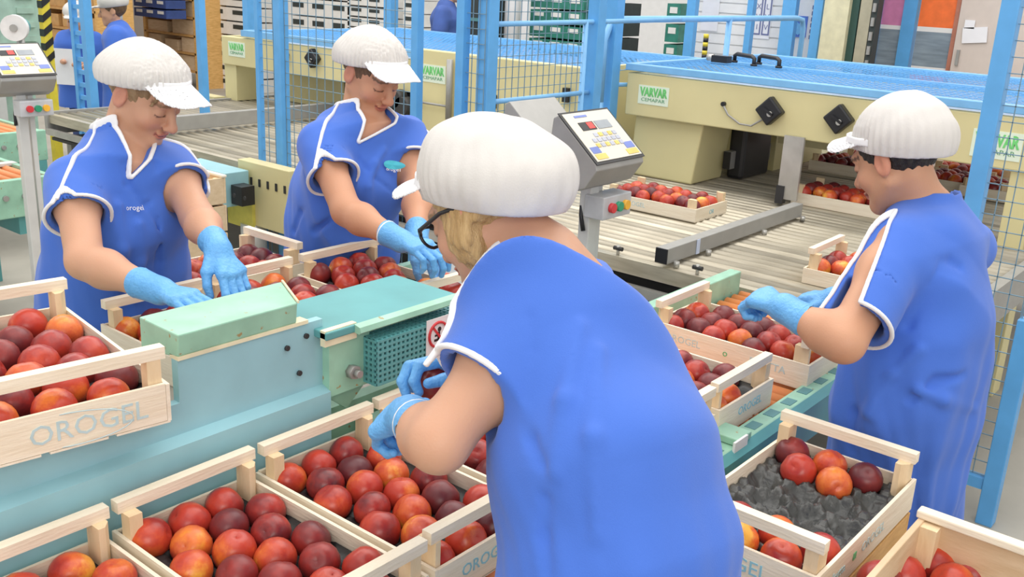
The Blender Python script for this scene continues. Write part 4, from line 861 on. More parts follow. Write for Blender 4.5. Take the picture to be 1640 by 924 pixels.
def noise3(p, k, seed=0):
    r = np.random.RandomState(seed); o = np.zeros(len(p))
    for i in range(5):
        w_ = r.normal(size=3); w_ = w_/np.linalg.norm(w_)*k*(1+.5*i); o += np.sin(p@w_+r.uniform(0, 6.28)+1.3*np.sin(p@(r.normal(size=3)*k*.6)))/(1+.5*i)
    return o/2.6

def build_person(label, J, opt):
    """J: world joints. Builds one continuous body plus smock, piping, cap, hair, gloves, trousers, shoes."""
    t = thing('person', label, 'person', (J['pelvis'][0], J['pelvis'][1], 0)); A = lambda k: np.asarray(J[k], float)
    N, Hd = A('neck'), A('head'); F = frame(J['hf'], J['hu']); l = nrm(J['left']); sh = {'L': A('shL'), 'R': A('shR')}; el = {'L': A('elL'), 'R': A('elR')}; wr = {'L': A('wrL'), 'R': A('wrR')}
    P = A('pelvis'); mid = (sh['L']+sh['R'])/2; hs = opt.get('hs', 1.)
    def ax(c, s_, n): s_ = nrm(s_-n*(s_@n)); return s_, np.cross(n, s_)*-1.
    up = nrm(mid-P); W = opt.get('w', 1.)
    # torso sections: side axis = left, front axis = left x up reversed
    def fr(n):
        s_ = nrm(l-n*(l@n)); f_ = np.cross(s_, n); return s_, f_
    chest = A('chest') if 'chest' in J else P+(mid-P)*.62; belly = A('belly') if 'belly' in J else P+(mid-P)*.30
    up0 = V(0, 0, 1); n1 = nrm(chest-P); n2 = nrm(N-chest)
    s0, f0 = fr(up0); s1, f1 = fr(n1); s2, f2 = fr(n2)
    hem = V(P[0], P[1], opt.get('hem', .50))+f0*opt.get('hemf', 0.)
    shs = (sh['L']-sh['R']); shw = np.linalg.norm(shs)/2
    body = [(P-up0*.12, s0, f0, .150*W, .105*W), (P, s0, f0, .158*W, .110*W), (belly, s1, f1, .140*W, .105*W), (chest, s2, f2, .142*W, .108*W), (mid-n2*.01, s2, f2, shw*.86, .078), (N-n2*.03, s2, f2, .062, .058)]
    hf = head_field(Hd, F, hs); nk = Hd+F.T@V(0, -.030, -.042)*hs
    def fbody(p):
        d = loft(p, body); d = sml(d, cone(p, N-n2*.04, nk, .055, .047*hs), .035); d = sml(d, hf(p), .018)
        for s_ in 'LR':
            R_ = opt.get('arm', 1.)
            a = cone(p, sh[s_], el[s_], .052*R_, .043*R_); a = sml(a, ell(p, sh[s_]*.72+el[s_]*.28, V(.054, .054, .054)*R_), .04)
            dv = nrm(wr[s_]-el[s_]); m = el[s_]+(wr[s_]-el[s_])*.28
            b = sml(cone(p, el[s_], m, .040*R_, .0425*R_), cone(p, m, wr[s_]-dv*.005, .0425*R_, .0245), .03)
            d = sml(d, sml(a, b, .022), .045)
        return d
    def inner(p): return loft(p, body)
    # ---- smock
    g = .017
    sm = [(hem, s0, f0, .225*W+opt.get('flare', 0), .19*W+opt.get('flare', 0)), (P-up0*.10, s0, f0, .205*W, .165*W), (P, s0, f0, .196*W, .156*W), (belly, s1, f1, .180*W, .152*W), (chest, s2, f2, .170*W, .142*W), (mid-n2*.005, s2, f2, shw*.90, opt.get('md', .098)), (N-n2*opt.get('nl', .022), s2, f2, *opt.get('nw', (.080, .076)))]
    frs = f2; outw = {'L': nrm(sh['L']-sh['R']), 'R': nrm(sh['R']-sh['L'])}
    SL = opt.get('sleeve', .50); amp = opt.get('fold', .005)
    ua = {k: nrm(el[k]-sh[k]) for k in 'LR'}; ul = {k: np.linalg.norm(el[k]-sh[k]) for k in 'LR'}
    slit = {k: nrm(outw[k]*.9+V(0, 0, .25)-ua[k]*((outw[k]*.9+V(0, 0, .25))@ua[k])) for k in 'LR'}
    for k in opt.get('slit', {}): v_ = np.asarray(opt['slit'][k], float); slit[k] = nrm(v_-ua[k]*(v_@ua[k]))
    fam = opt.get('drape', .007)
    def smT(p):
        d = loft(p, sm)
        for (a, b, r_) in LN: d = smx(d, -cone(p, a, b, r_, r_), .013) if r_ > 0 else sml(d, cone(p, a, b, -r_, -r_), .020)
        q = (p-P)@np.stack([s2, f2, up0], 1); th = np.arctan2(q[:, 0], q[:, 1]); low = np.clip((N[2]-.16-p[:, 2])*3.2, 0, 1)
        w1 = np.sin(th*7+1.8*np.sin(q[:, 2]*5+th*2+opt.get('seed', 0))); w2 = np.sin(th*13+2.*np.sin(q[:, 2]*7+opt.get('seed', 0)))
        return d+fam*low*(.65*w1*np.abs(w1)+.35*w2)+amp*.9*noise3(p, 15, opt.get('seed', 0))
    LN = []
    def trace(px, py):
        r = pray(px, py); r = r/np.linalg.norm(r); x = CC+r*.7
        for _ in range(60):
            v = sm0(x[None])[0]
            if abs(v) < 1e-3: break
            x = x+r*max(v, -.01)*.8
        return x
    def slv(p, k):
        e = sh[k]+ua[k]*ul[k]*SL*1.25; return cone(p, sh[k]+V(0, 0, -.012), e, .070, .080)+amp*.5*noise3(p, 30, 5)
    def sm0(p):
        d = smT(p)
        for k in 'LR': d = sml(d, slv(p, k), .05)
        return d
    todo = []
    for pts, r_ in opt.get('lines', []):
        q = [trace(*z) for z in pts]; todo += [(a, b, r_) for a, b in zip(q[:-1], q[1:])]
    LN += todo
    cut = {}; sa0 = {}
    for k in 'LR':
        e = sh[k]+ua[k]*ul[k]*SL
        def cend(p, k=k, e=e): return np.maximum(-(p-e)@(ua[k]+.0), np.linalg.norm(p-(e+ua[k]*.09), axis=1)-.16)     # beyond the sleeve end (negative inside)
        a0 = sh[k]+ua[k]*ul[k]*opt.get('slit0', .28)+slit[k]*.085
        if opt.get('slitneck'): a0 = N+outw[k]*.075+n2*.0+slit[k]*.04
        sa0[k] = a0; b0 = sh[k]+ua[k]*ul[k]*(SL+.12)+slit[k]*.115
        def csl(p, a0=a0, b0=b0): return cone(p, a0, b0, .006, opt.get('slitw', .075))
        cut[k] = (cend, csl)
    vp = A('vpoint') if 'vpoint' in J else None
    nb = N+n2*.02
    def cneck(p):
        nf = f2*opt.get('nf', 0.); d = cone(p, nb-n2*opt.get('nd', .03)+nf, nb+n2*.12+nf*2, opt.get('nr', .068), .088)
        if vp is not None:
            q = (p-N)@np.stack([s2, n2, f2], 1); v2 = (vp-N)@np.stack([s2, n2], 1); ax_ = v2-V(0, .01); L2 = ax_@ax_
            t = np.clip(((q[:, :2]-V(0, .01))@ax_)/L2, 0, 1); w2 = np.linalg.norm(q[:, :2]-V(0, .01)-t[:, None]*ax_, axis=1)-(.060*(1-t)+.004*t)
            d = sml(d, np.maximum(w2, .02-q[:, 2]), .008)
        return d
    def fsm(p):
        d = smT(p)
        for k in 'LR': d = sml(d, smx(slv(p, k), -cut[k][0](p), .003), .045)
        d = np.maximum(d, hem[2]-p[:, 2])
        for k in 'LR':
            d = smx(d, -cut[k][1](p), .004); am = cone(p, sh[k], el[k], .057, .052)
            d = np.maximum(d, -np.maximum(am-.006, -((p-sh[k])@ua[k])+ul[k]*SL*.55))
        d = smx(d, -cneck(p), .006); return d
    def fpipe(p):
        T_ = smT(p); S_ = T_
        for k in 'LR': S_ = sml(S_, slv(p, k), .05)
        rp = .0050; out = np.full(len(p), 9.)
        for k in 'LR':
            C2, C1 = cut[k][0](p), cut[k][1](p); near = slv(p, k)
            E1 = np.sqrt(S_**2+C1**2)-rp; E1 = np.maximum(E1, np.minimum(-C2-.004, 9)) if False else np.maximum(E1, -(C2+.004))
            E2 = np.sqrt(near**2+C2**2)-rp; E2 = np.maximum(np.maximum(E2, -C1-.004), -T_-.006)
            out = np.minimum(out, np.minimum(E1, E2))
            a = N+outw[k]*.07; b = sa0[k]; nn = nrm(np.cross(b-a, slit[k]))
            if opt.get('seam', True):
                E3 = np.sqrt(S_**2+((p-a)@nn)**2)-rp; E3 = np.maximum(E3, cone(p, a, b, .05, .05)); out = np.minimum(out, E3)
        Cn = cneck(p); E = np.sqrt(S_**2+Cn**2)-rp*opt.get('npipe', 1.); E = np.maximum(E, ball(p, N, .26))
        if opt.get('noneck'): E = E+1
        return np.minimum(out, E)
    allp = np.array([N, Hd, P, *sh.values(), *el.values(), *wr.values()])
    lo = allp.min(0)-.16; hi = allp.max(0)+.17; lo[2] = P[2]-.13
    q2 = lambda p: ((p-Hd)@F.T)/hs
    br = np.array(opt.get('brow', (.16, .09, .05))); tone = SKB*np.array(opt.get('tone', (1, 1, 1)))
    def col(v):
        c = np.tile(tone, (len(v), 1))*(1+.05*noise3(v, 40, 3))[:, None]; q = q2(v)
        def mix(m, cc): 
            nonlocal c
            m = np.clip(m, 0, 1)[:, None]; c = c*(1-m)+np.asarray(cc)*m
        for s_ in (-1, 1):
            mix(.40*np.exp(-(((q-V(s_*.040, .07, -.030))/V(.022, .03, .020))**2).sum(1)), (.60, .20, .15))
            mix(.8*(np.abs(q[:, 2]-(.030-.10*np.abs(np.abs(q[:, 0])-.03)))<.0045)*(np.abs(q[:, 0]-s_*.033)<.019)*(q[:, 1]>.05), br)
            e = np.abs(q[:, 2]-(-.0035+.25*(q[:, 0]-s_*.031)**2*100*.1))
            mix(.85*(e < .0024)*(np.abs(q[:, 0]-s_*.031)<.0150)*(q[:, 1]>.06), (.07, .035, .025))
            mix(.18*np.exp(-(((q-V(s_*.031, .085, .010))/V(.018, .03, .010))**2).sum(1)), (.35, .16, .12))
            mix(.75*(ball(q, V(s_*.0075, .110, -.0395), .0042) < 0), (.20, .07, .05))
            mix(.35*(np.abs(np.abs(q[:, 0])-.085) < .012)*(np.abs(q[:, 2]+.004) < .03)*(np.abs(q[:, 1]+.014) < .022), (.62, .24, .17))
        lip = (np.abs(q[:, 0]) < .024)*(np.abs(q[:, 2]+.0615) < .0115*(1-(q[:, 0]/.030)**2))*(q[:, 1] > .082); mix(.70*lip, (.46, .13, .11))
        mix(.8*(np.abs(q[:, 2]+.0608)<.0016)*(np.abs(q[:, 0]) < .022)*(q[:, 1] > .08), (.15, .05, .04))
        mix(.35*np.exp(-(((q-V(0, .112, -.028))/V(.016, .02, .014))**2).sum(1)), (.62, .22, .16))
        return c
    bd = skin('body', fbody, lo, hi, .0046, SKIN, t, col)
    slo = lo.copy(); shi = hi.copy(); slo[2] = opt.get('hem', .5)-.02; shi[2] = max(sh['L'][2], sh['R'][2], N[2])+.10
    ex = .26*W; slo[:2] = np.minimum(slo[:2], P[:2]-ex); shi[:2] = np.maximum(shi[:2], P[:2]+ex)
    sk = skin('smock', fsm, slo, shi, .0062, CLOTH, t)
    plo = slo.copy(); plo[2] = min(sh['L'][2], sh['R'][2])-.24
    skin('white_piping', fpipe, plo, shi, .0034, PIPE, sk, split=True)
    # ---- gloves
    for k in 'LR':
        h = opt['hand'+k]; fd = nrm(wr[k]-el[k]); Fh, a, b = hand_field(wr[k], *h[0], fd=fd, **h[1]); gl = skin('glove', Fh, a, b, .0028, GLOVE, t)
        d = fd; c = wr[k]-d*.058
        if opt.get('cuff', True):
            pp = d; o_ = Vector(pp).orthogonal().normalized(); o2 = Vector(pp).cross(o_)
            MB().tube([Vector(c)+(o_*cos(2*pi*i/20)+o2*sin(2*pi*i/20))*.0345 for i in range(20)], .0035, 6, True).build('cuff_edge', GLOVE if k not in opt.get('whitecuff', '') else PIPE, gl)
    # ---- hair
    hc = opt['hair']; hm = mat('hair_'+hc[0], hc[1], .45, col2=hc[2], scale=9, stretch=(9, 9, 1.2), bump=.5, bscale=60)
    def fhair(p):
        q = q2(p); d = ell(q, V(0, -.020, .042), V(.081, .099, .094)); face = ell(q, V(0, .085, -.03), V(.066+hc[3].get('fw', 0), .075, .105))
        d = smx(d, -face, .012); d = smx(d, -(q[:, 2]+hc[3].get('low', .035)), .01)*1.0
        if hc[3].get('bob'):
            b_ = ell(q, V(0, -.018, -.030), V(.088, .090, .085)); b_ = smx(b_, -ell(q, V(0, .10, -.05), V(.075, .082, .13)), .012); b_ = smx(b_, -(q[:, 2]+.098), .012); b_ = smx(b_, -np.maximum(q[:, 1]+.035+.25*(q[:, 2]+.02), q[:, 2]+.030), .015); d = sml(d, b_, .02)
        for s_ in (-1, 1): d = smx(d, -ell(q, V(s_*.085, -.014, -.006), V(.022, .024, .034)), .006) if not hc[3].get('bob') else d
        if hc[3].get('bang'): d = sml(d, cone(q, V(.03*hc[3]['bang'], .072, .062), V(.060*hc[3]['bang'], .064, .012), .008, .003), .008)
        d = d+.0016*np.sin(q[:, 0]*420+6*np.sin(q[:, 2]*25))+.0012*np.sin(q[:, 1]*380+5*np.sin(q[:, 2]*30))
        return d*hs
    skin('hair', fhair, Hd-.15, Hd+.16, .0042, hm, t)
    # ---- gauze cap with visor
    cp = opt['cap']; cc = V(*cp['c']); cr = V(*cp['r']); tilt = cp.get('tilt', .25); ca, sa = cos(tilt), sin(tilt)
    RT = np.array([[1, 0, 0], [0, ca, sa], [0, -sa, ca]])
    def fcap(p):
        q = q2(p); b = (q-V(0, .0, .055))@RT.T              # cap frame: z along the cap axis
        e = (q-cc)@RT.T; d = ell(e, V(0, 0, 0), cr)
        if 'c2' in cp: d = sml(d, ell((q-V(*cp['c2']))@RT.T, V(0, 0, 0), V(*cp['r2'])), .05)
        d = sml(d, ell(q, V(0, -.020, .044), V(.086, .105, .100)), .02)
        th = np.arctan2(b[:, 0], b[:, 1]); rad = np.hypot(b[:, 0], b[:, 1])
        hgt = (.5+.5*np.clip(.3+b[:, 1]*9, 0, 1))*np.clip(1-(b[:, 2]-.0)/cp.get('ph', .085), .0, 1)*np.clip((b[:, 2]+.045)*40, .15, 1)
        d = d+cp.get('pl', .0034)*np.sin(th*cp.get('np', 34)+.7*np.sin(th*5)+12*b[:, 2])*hgt+cp.get('nz', .003)*noise3(q*1., 34, cp.get('seed', 1))
        low = cp.get('low', -.012); d = np.maximum(d, (low-b[:, 2]+cp.get('bk', .0)*np.clip(-b[:, 1], 0, .2)))
        return d*hs
    c_ = skin('cap', fcap, Hd-.20, Hd+.26, .0042, CAPM, t)
    def fvis(p):
        b = (q2(p)-V(0, .0, .055))@RT.T; y = b[:, 1]; x = b[:, 0]; dr = cp.get('drop', .35)
        surf = np.abs(b[:, 2]-(cp.get('vz', .0)-dr*np.clip(y-.085, -.05, .2)-7.5*x*x*(.6+3*np.clip(y-.06, 0, .1))))-.0022
        outl = np.sqrt((x/cp.get('vw', .088))**2+((y-.060)/cp.get('vl', .095))**2)-1; inn = .088-np.sqrt((x*1.02)**2+(y+.006)**2)
        dd = np.maximum(np.maximum(surf*.8, outl*.07), inn); dd = np.maximum(dd, .03-y)
        band = np.maximum(np.abs(np.sqrt((x/.088)**2+((y+.004)/.103)**2)-1)*.09-.003, np.abs(b[:, 2]+.004)-.009); band = np.maximum(band, -.02-y)
        return np.minimum(dd, band)*hs
    skin('visor', fvis, Hd-.17, Hd+.21, .0030, VISM, c_)
    # ---- legs, trousers, shoes (standing)
    ft = opt.get('feet', .09); tr = MB(); hip0 = P-up0*.05
    for s_, k in ((1, 'L'), (-1, 'R')):
        lo_ = s0*s_; hipk = P+lo_*.085-V(0, 0, .05); ank = V(P[0], P[1], .085)+lo_*ft; knee = (hipk+ank)/2+f0*.02
        b_ = MB(); pts = [(hipk, .088), (hipk*.5+knee*.5, .082), (knee, .064), (knee*.5+ank*.5, .058), (ank, .050)]
        for (a, ra), (b, rb) in zip(pts[:-1], pts[1:]): b_.cyl(a, b, ra, 16, rb, False)
        b_.build('trouser_leg', TROUS, t)
        sh_ = MB(); c0_ = ank-V(0, 0, .085)
        prof = [(-.07, .045), (0, .055), (.06, .052), (.13, .042), (.165, .025)]; vs = []; fs = []; K = 12
        for (yy, ww) in prof:
            hh = .095 if yy < .05 else .075 if yy < .12 else .05
            for i in range(K): a_ = 2*pi*i/K; q = c0_+f0*yy+lo_*ww*cos(a_)+V(0, 0, 1)*max(0., hh*.5+hh*.62*sin(a_)); vs.append(q)
        for i in range(len(prof)-1):
            for j in range(K): fs.append((i*K+j, i*K+(j+1) % K, (i+1)*K+(j+1) % K, (i+1)*K+j))
        fs += [tuple(range(K)), tuple((len(prof)-1)*K+j for j in reversed(range(K)))]
        MB().add(vs, fs, True).build('shoe', SHOE, t)
    return t, sm0, dict(N=N, f2=f2, s2=s2, n2=n2, F=F, Hd=Hd, sk=sk, P=P)
def proj_s(sm0, p, d, n=60):
    "march along d from p onto the smock"
    p = np.asarray(p, float); d = nrm(d)
    for _ in range(n):
        v = sm0(p[None])[0]
        if abs(v) < 5e-4: break
        p = p+d*v*.7
    return p
# ---------------------------------------------------------------- the four workers
BROWN = ('brown', (.085, .045, .022), (.20, .115, .060)); BLOND = ('blond', (.42, .25, .095), (.66, .45, .21)); DBLOND = ('dark_blond', (.24, .145, .070), (.42, .28, .15)); BLK = ('black', (.012, .010, .009), (.035, .028, .024))
# right worker, seen from behind
D = dict(pelvis=V(-.63, 2.29, .92), belly=V(-.63, 2.29, 1.02), chest=at(1480, 470, 2.34), neck=at(1482, 318, 2.34), head=at(1436, 256, 2.32), shL=at(1440, 396, 2.20), shR=at(1548, 388, 2.48),
         elL=at(1352, 548, 2.08), wrL=at(1256, 494, 2.20), elR=V(-.74, 2.58, 1.02), wrR=V(-.93, 2.54, .95), left=V(0, -1, 0), hf=V(-.95, .27, -.48), hu=V(-.40, .05, 1))
pD, sD, iD = build_person('person in blue smock and white gauze cap seen from behind at right, reaching left', D, dict(hem=.44, hair=(*BLK, {'low': .055, 'fw': .004}), seed=4, w=.90, tone=(.96, .92, .86), slitw=.085, sleeve=.80, noneck=1, slitneck=1, seam=False, slit={'L': (-.45, -.8, .35)}, lines=[([(1508, 418), (1488, 455), (1455, 520)], .006), ([(1492, 416), (1522, 418), (1538, 428)], .005), ([(1470, 560), (1430, 600), (1390, 660)], -.008), ([(1545, 600), (1500, 610), (1460, 640)], .006), ([(1560, 655), (1510, 640), (1470, 625)], -.008), ([(1370, 590), (1366, 660), (1362, 720)], .005), ([(1385, 420), (1378, 520)], .004)],
    handL=((at(1190, 462, 2.30)-D['wrL'], V(-.3, .3, -1), V(0, 1, .2)), dict(curl=(.9, 1., 1.05, 1.1), thumb=.7)), handR=((V(-1, .0, -.2), V(0, 0, -1), V(0, -1, 0)), dict()),
    cap=dict(c=(0, -.045, .045), r=(.100, .112, .100), tilt=.40, pl=.0036, np=40, nz=.005, seed=2, low=-.030), brow=(.03, .02, .02)))
# front worker, bent over the crates with her back to the camera
C = dict(pelvis=at(1003, 890, 1.38), belly=at(970, 740, 1.40), chest=at(905, 560, 1.46), neck=at(850, 396, 1.52), head=at(782, 338, 1.54), shL=at(842, 520, 1.42), shR=at(948, 492, 1.66),
         elL=at(703, 708, 1.34), wrL=at(655, 668, 1.52), elR=at(850, 560, 1.72), wrR=at(762, 598, 1.76), left=V(.12, -1, 0), hf=V(-1, .02, -.72), hu=V(-.6, .1, 1))
pC, sC, iC = build_person('person with blond bob, glasses and white cap bending over crates in the foreground', C, dict(hem=.42, hair=(*BLOND, {'bob': 1}), seed=9, fold=.003, drape=.008, w=.88, nr=.058, nf=.020, nl=.048, nd=.04, md=.078, nw=(.062, .056), arm=.94, slit0=.40, lines=[([(846, 505), (850, 560), (836, 640)], .0035), ([(815, 652), (850, 705), (868, 745)], .004), ([(930, 520), (905, 640), (890, 760)], -.003), ([(872, 800), (870, 860), (876, 924)], .0035), ([(960, 560), (950, 700), (955, 860)], -.003)], hemf=.0, sleeve=.50, slitw=.05, slit={'L': (-.8, -.4, .3)}, 
    handL=((at(604, 672, 1.62)-C['wrL'], V(.2, .5, -1), V(0, 1, .3)), dict(curl=(.9, .95, 1., 1.))), handR=((at(700, 578, 1.73)-C['wrR'], V(.2, -.6, -.9), V(-.2, -.6, .6)), dict(curl=(.75, .7, .7, .75))), whitecuff='L',
    cap=dict(c=(0, -.040, .050), r=(.110, .130, .084), tilt=.58, c2=(0, -.080, .010), r2=(.085, .070, .060), pl=.0022, np=36, nz=.0055, seed=5, low=-.035), brow=(.22, .14, .07)))
# left worker, three quarter view
A_ = dict(pelvis=V(-2.49, 1.34, .92), belly=V(-2.49, 1.34, 1.02), chest=at(196, 330, 2.66), neck=at(192, 212, 2.64), head=at(231, 153, 2.61), shL=at(272, 262, 2.74), shR=at(118, 288, 2.50),
          elR=at(136, 418, 2.36), wrR=at(256, 466, 2.30), elL=at(316, 348, 2.60), wrL=at(350, 400, 2.44), left=V(-.12, 1, 0), hf=V(.86, .30, -.52), hu=V(.5, .2, 1), vpoint=at(218, 282, 2.52))
pA, sA, iA = build_person('person in blue smock and white visor cap at the left packing nectarines with both hands', A_, dict(hem=.46, hair=(*DBLOND, {'low': .04, 'bang': -1}), seed=14, w=.94, sleeve=.46, slitw=.080, slit={'R': (.75, -.65, .1)}, lines=[([(200, 262), (206, 295), (232, 330), (252, 352)], .004), ([(252, 352), (255, 420), (252, 470)], .004), ([(252, 262), (262, 300), (240, 325)], .0045), ([(190, 330), (195, 400), (190, 460)], -.008), ([(222, 360), (225, 420), (222, 470)], -.007), ([(165, 345), (172, 400)], .006)],
    handR=((at(335, 488, 2.24)-A_['wrR'], V(.1, 0, -1), V(0, 1, .2)), dict(curl=(.35, .4, .45, .5))), handL=((at(388, 466, 2.40)-A_['wrL'], V(-.8, -.1, -.5), V(.2, -1, 0)), dict(curl=(.5, .45, .45, .5), thumb=.5)),
    cap=dict(c=(0, -.030, .045), r=(.112, .125, .082), tilt=.42, pl=.0050, np=44, ph=.13, vl=.112, drop=.55, seed=7, low=-.02, vz=.004), brow=(.22, .13, .07)))
# back worker
B_ = dict(pelvis=V(-2.50, 2.16, .92), belly=V(-2.48, 2.15, 1.02), chest=at(568, 290, 3.16), neck=at(573, 186, 3.16), head=at(594, 119, 3.11), shL=at(652, 212, 3.28), shR=at(512, 226, 3.02),
          elR=at(555, 338, 2.88), wrR=at(642, 386, 2.76), elL=at(668, 310, 3.12), wrL=at(668, 385, 2.92), left=V(.05, 1, 0), hf=V(.95, -.02, -.50), hu=V(.5, 0, 1), vpoint=at(594, 224, 2.98))
pB, sB, iB = build_person('person with brown hair in blue smock and white visor cap packing nectarines at the back', B_, dict(hem=.46, hair=(*BROWN, {'low': .035}), seed=22, sleeve=.52, slitw=.080, slit={'R': (.72, -.68, .1)}, lines=[([(575, 255), (600, 285), (635, 312)], .0045), ([(560, 220), (565, 260), (580, 300)], .0045), ([(500, 300), (480, 340), (470, 370)], .006), ([(615, 240), (600, 262), (590, 290)], -.006), ([(590, 300), (588, 350)], -.007), ([(530, 350), (500, 372)], .006)], tone=(.97, .90, .84), w=.90, whitecuff='R',
    handR=((at(716, 408, 2.68)-B_['wrR'], V(.1, .1, -1), V(0, 1, .2)), dict(curl=(.5, .6, .65, .7))), handL=((V(.7, .2, -.7), V(-.5, -.2, -.8), V(0, -1, 0)), dict(curl=(.5, .5, .5, .5))),
    cap=dict(c=(0, -.030, .045), r=(.110, .122, .082), tilt=.42, pl=.0050, np=46, ph=.13, vl=.110, drop=.55, seed=11, low=-.02, vz=.004), brow=(.10, .06, .04)))

def glasses(p, info):
    F, Hd = info['F'], info['Hd']; g = V(0, 0, 0); W_ = lambda x, y, z: tuple(Hd+F.T@V(x, y, z)); b = MB()
    for s_ in (-1, 1):
        b.tube([W_(s_*(.034+.024*cos(a*pi/10)), .108-.012*abs(s_*cos(a*pi/10))*.5, .006+.018*sin(a*pi/10)) for a in range(20)], .0028, 6, True)
        b.tube([W_(s_*.057, .102, .010), W_(s_*.072, .085, .012), W_(s_*.081, .02, .012), W_(s_*.083, -.02, .004)], .0034, 6)
    b.tube([W_(-.010, .110, .010), W_(0, .114, .012), W_(.010, .110, .010)], .0025, 6)
    b.build('glasses_frame', BLACK, p, label='dark rimmed glasses')
glasses(pC, iC)
def emblem(info, s0_, px, py, depth, body, size, m, oval=None):
    "small chest print laid onto the cloth"
    c = at(px, py, depth); f2, s2, n2 = info['f2'], info['s2'], info['n2']; par = info['sk']
    def lay(o):
        off = np.array(OFF[par.name])
        for v in o.data.vertices: v.co = Vector(proj_s(s0_, np.array(v.co)+off+f2*.02, -f2)+f2*.008-off)
    if oval is not None:
        vs = []; fs = []; n = 16; P0 = c+n2*size*.9
        vs = [P0]+[P0+s2*.030*cos(2*pi*i/n)*1.+n2*.014*sin(2*pi*i/n) for i in range(n)]; fs = [(0, 1+i, 1+(i+1) % n) for i in range(n)]
        lay(MB().add(vs, fs).build('emblem', oval, par))
    lay(text('emblem_lettering', body, tuple(c), tuple(-s2*-1.), tuple(n2), size, m, par, ext=0))
emblem(iA, sA, 256, 334, 2.48, 'orogel', .019, PIPE)
emblem(iB, sB, 648, 270, 3.05, 'orogel', .016, PIPE, mat('emblem_teal', (.05, .42, .52), .6))
p = at(690, 606, 1.735); nectarine(p, 'deep red nectarine held up in the front worker\'s far glove', 'held nectarine', 'deep red', 1.05)
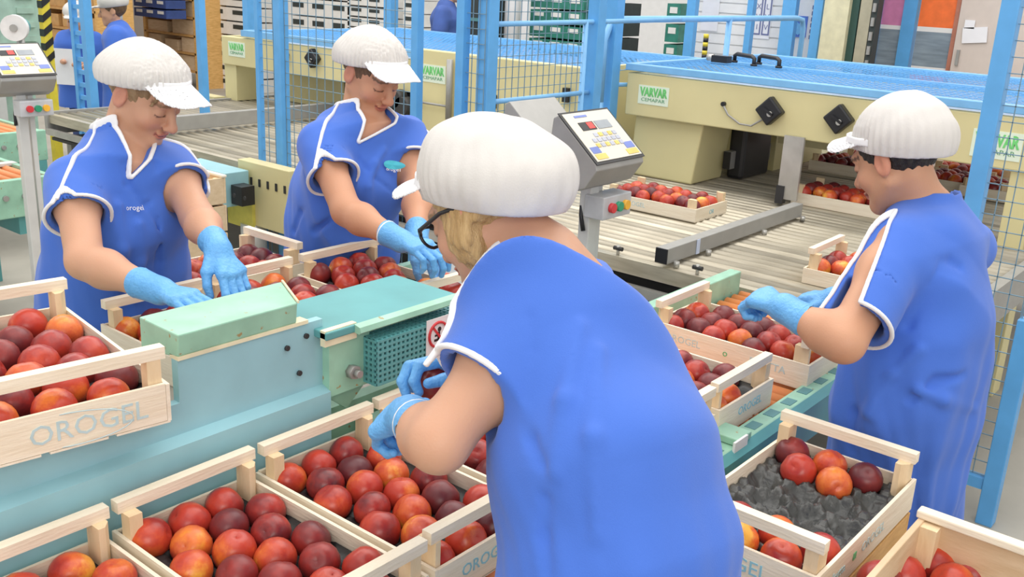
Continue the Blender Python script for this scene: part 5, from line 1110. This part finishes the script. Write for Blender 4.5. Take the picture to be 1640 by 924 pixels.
# ---------------------------------------------------------------- people far behind (small in the picture)
def far_person(label, foot, f, hgt, arms, top, hairc, cap=True, tilt=.15):
    t = thing('person', label, 'person', (foot[0], foot[1], 0)); k = hgt/1.65; f = nrm(V(f[0], f[1], 0)); u = V(0, 0, 1); l = np.cross(u, f); B0 = V(foot[0], foot[1], 0)
    g = lambda x, y, z: B0+(l*x+f*y+u*z)*k; sh = {1: g(.175, 0, 1.33), -1: g(-.175, 0, 1.33)}; H_ = g(0, .045, 1.535); Fh = frame(f-u*tilt, u)
    def body(p):
        d = loft(p, [(g(0, 0, .86), l, f, .15, .11), (g(0, 0, 1.05), l, f, .135, .10), (g(0, 0, 1.27), l, f, .15, .10), (g(0, 0, 1.38), l, f, .08, .06)])
        d = sml(d, cone(p, g(0, 0, 1.38), H_-u*.06, .052, .048), .03); d = sml(d, head_field(H_, Fh)(p), .02)
        for s_ in (1, -1): e, w_ = [g(*q) for q in arms[s_]]; d = sml(d, cone(p, sh[s_], e, .048, .040), .04); d = sml(d, cone(p, e, w_, .040, .026), .02); d = sml(d, cone(p, w_, w_+nrm(w_-e)*.09, .03, .020), .02)
        return d
    def shirt(p):
        d = loft(p, [(g(0, 0, .62), l, f, .22, .17), (g(0, 0, .90), l, f, .19, .145), (g(0, 0, 1.08), l, f, .165, .13), (g(0, 0, 1.28), l, f, .175, .125), (g(0, 0, 1.385), l, f, .10, .08)])
        for s_ in (1, -1): e = g(*arms[s_][0]); d = sml(d, cone(p, sh[s_], sh[s_]+(e-sh[s_])*.55, .066, .068), .05)
        return np.maximum(d, g(0, 0, .50)[2]-p[:, 2])
    lo = np.minimum.reduce([g(*q) for s_ in arms for q in arms[s_]]+[g(-.3, -.3, .8), g(.3, .3, .8)])-.2; hi = np.maximum.reduce([g(*q) for s_ in arms for q in arms[s_]]+[g(-.3, -.3, 1.6), g(.3, .3, 1.6)])+.2; lo[2] = .7; hi[2] = 1.80*k
    def colf(v):
        c = np.tile(SKB, (len(v), 1)); q = (v-H_)@Fh.T
        for s_ in (-1, 1): m = (np.hypot(q[:, 0]-s_*.031, (q[:, 2]-.004)*1.6) < .012)*(q[:, 1] > .05); c[m] = (.06, .04, .03)
        return c
    skin('body', body, lo, hi, .011, SKIN, t, colf); lo2 = lo.copy(); lo2[2] = .45; skin('smock', shirt, lo2, hi, .013, top, t)
    q2 = lambda p: (p-H_)@Fh.T
    skin('hair', lambda p: smx(ell(q2(p), V(0, -.02, .04), V(.081, .10, .095)), -ell(q2(p), V(0, .09, -.03), V(.066, .075, .10)), .01), H_-.16, H_+.17, .011, mat('hair_'+hairc[0], hairc[1], .5, col2=hairc[2]), t)
    if cap: skin('cap', lambda p: np.minimum(np.maximum(ell(q2(p), V(0, -.02, .075), V(.108, .125, .085)), .03-q2(p)[:, 2]), ell(q2(p), V(0, .10, .045), V(.07, .07, .010))), H_-.2, H_+.22, .011, CAPM, t)
    for s_ in (1, -1): MB().cyl(g(s_*.085, 0, .60), g(s_*.085, 0, .07), .075, 12, .055).build('trouser_leg', mat('navy_trousers', (.05, .08, .22), .8), t); MB().box(g(s_*.085-.04, -.08, 0), g(s_*.085+.04, .16, .075)).build('shoe', SHOE, t)
    return t, {k_: g(*arms[k_][1]) for k_ in arms}
q = at(128, 62, 8.6); _, wp = far_person('far person in blue smock and white cap holding a white sheet behind the ladder frame', (q[0], q[1]), (.5, -.6), 1.28, {1: [(.24, .06, 1.08), (.12, .26, 1.08)], -1: [(-.24, .05, 1.08), (-.10, .27, 1.10)]}, CLOTH, BROWN)
wq = wp[-1]*.5+wp[1]*.5+V(0, -.08, -.02)
tag(box('white_sheet', (wq[0]-.13, wq[1]-.004, wq[2]-.16), (wq[0]+.08, wq[1]+.004, wq[2]+.14), MATS['paper'], None, 0, Matrix.Rotation(radians(30), 3, 'Z')), 'white sheet held by the far person behind the ladder frame', 'paper')
q = at(192, 70, 8.2); far_person('far person in blue smock turned sideways behind the perforated post', (q[0], q[1]), (-.6, -.75), 1.40, {1: [(.26, .05, 1.08), (.16, .25, 1.00)], -1: [(-.26, .08, 1.08), (-.12, .28, 1.02)]}, CLOTH, BROWN)
q = at(714, 40, 8.9); far_person('far bare headed person in dark blue shirt seen between blue posts', (q[0], q[1]), (.8, .5), 1.72, {1: [(.25, -.02, 1.07), (.22, .10, .84)], -1: [(-.25, -.02, 1.07), (-.22, .10, .84)]}, mat('navy_shirt', (.05, .10, .32), .8), BROWN, cap=False)
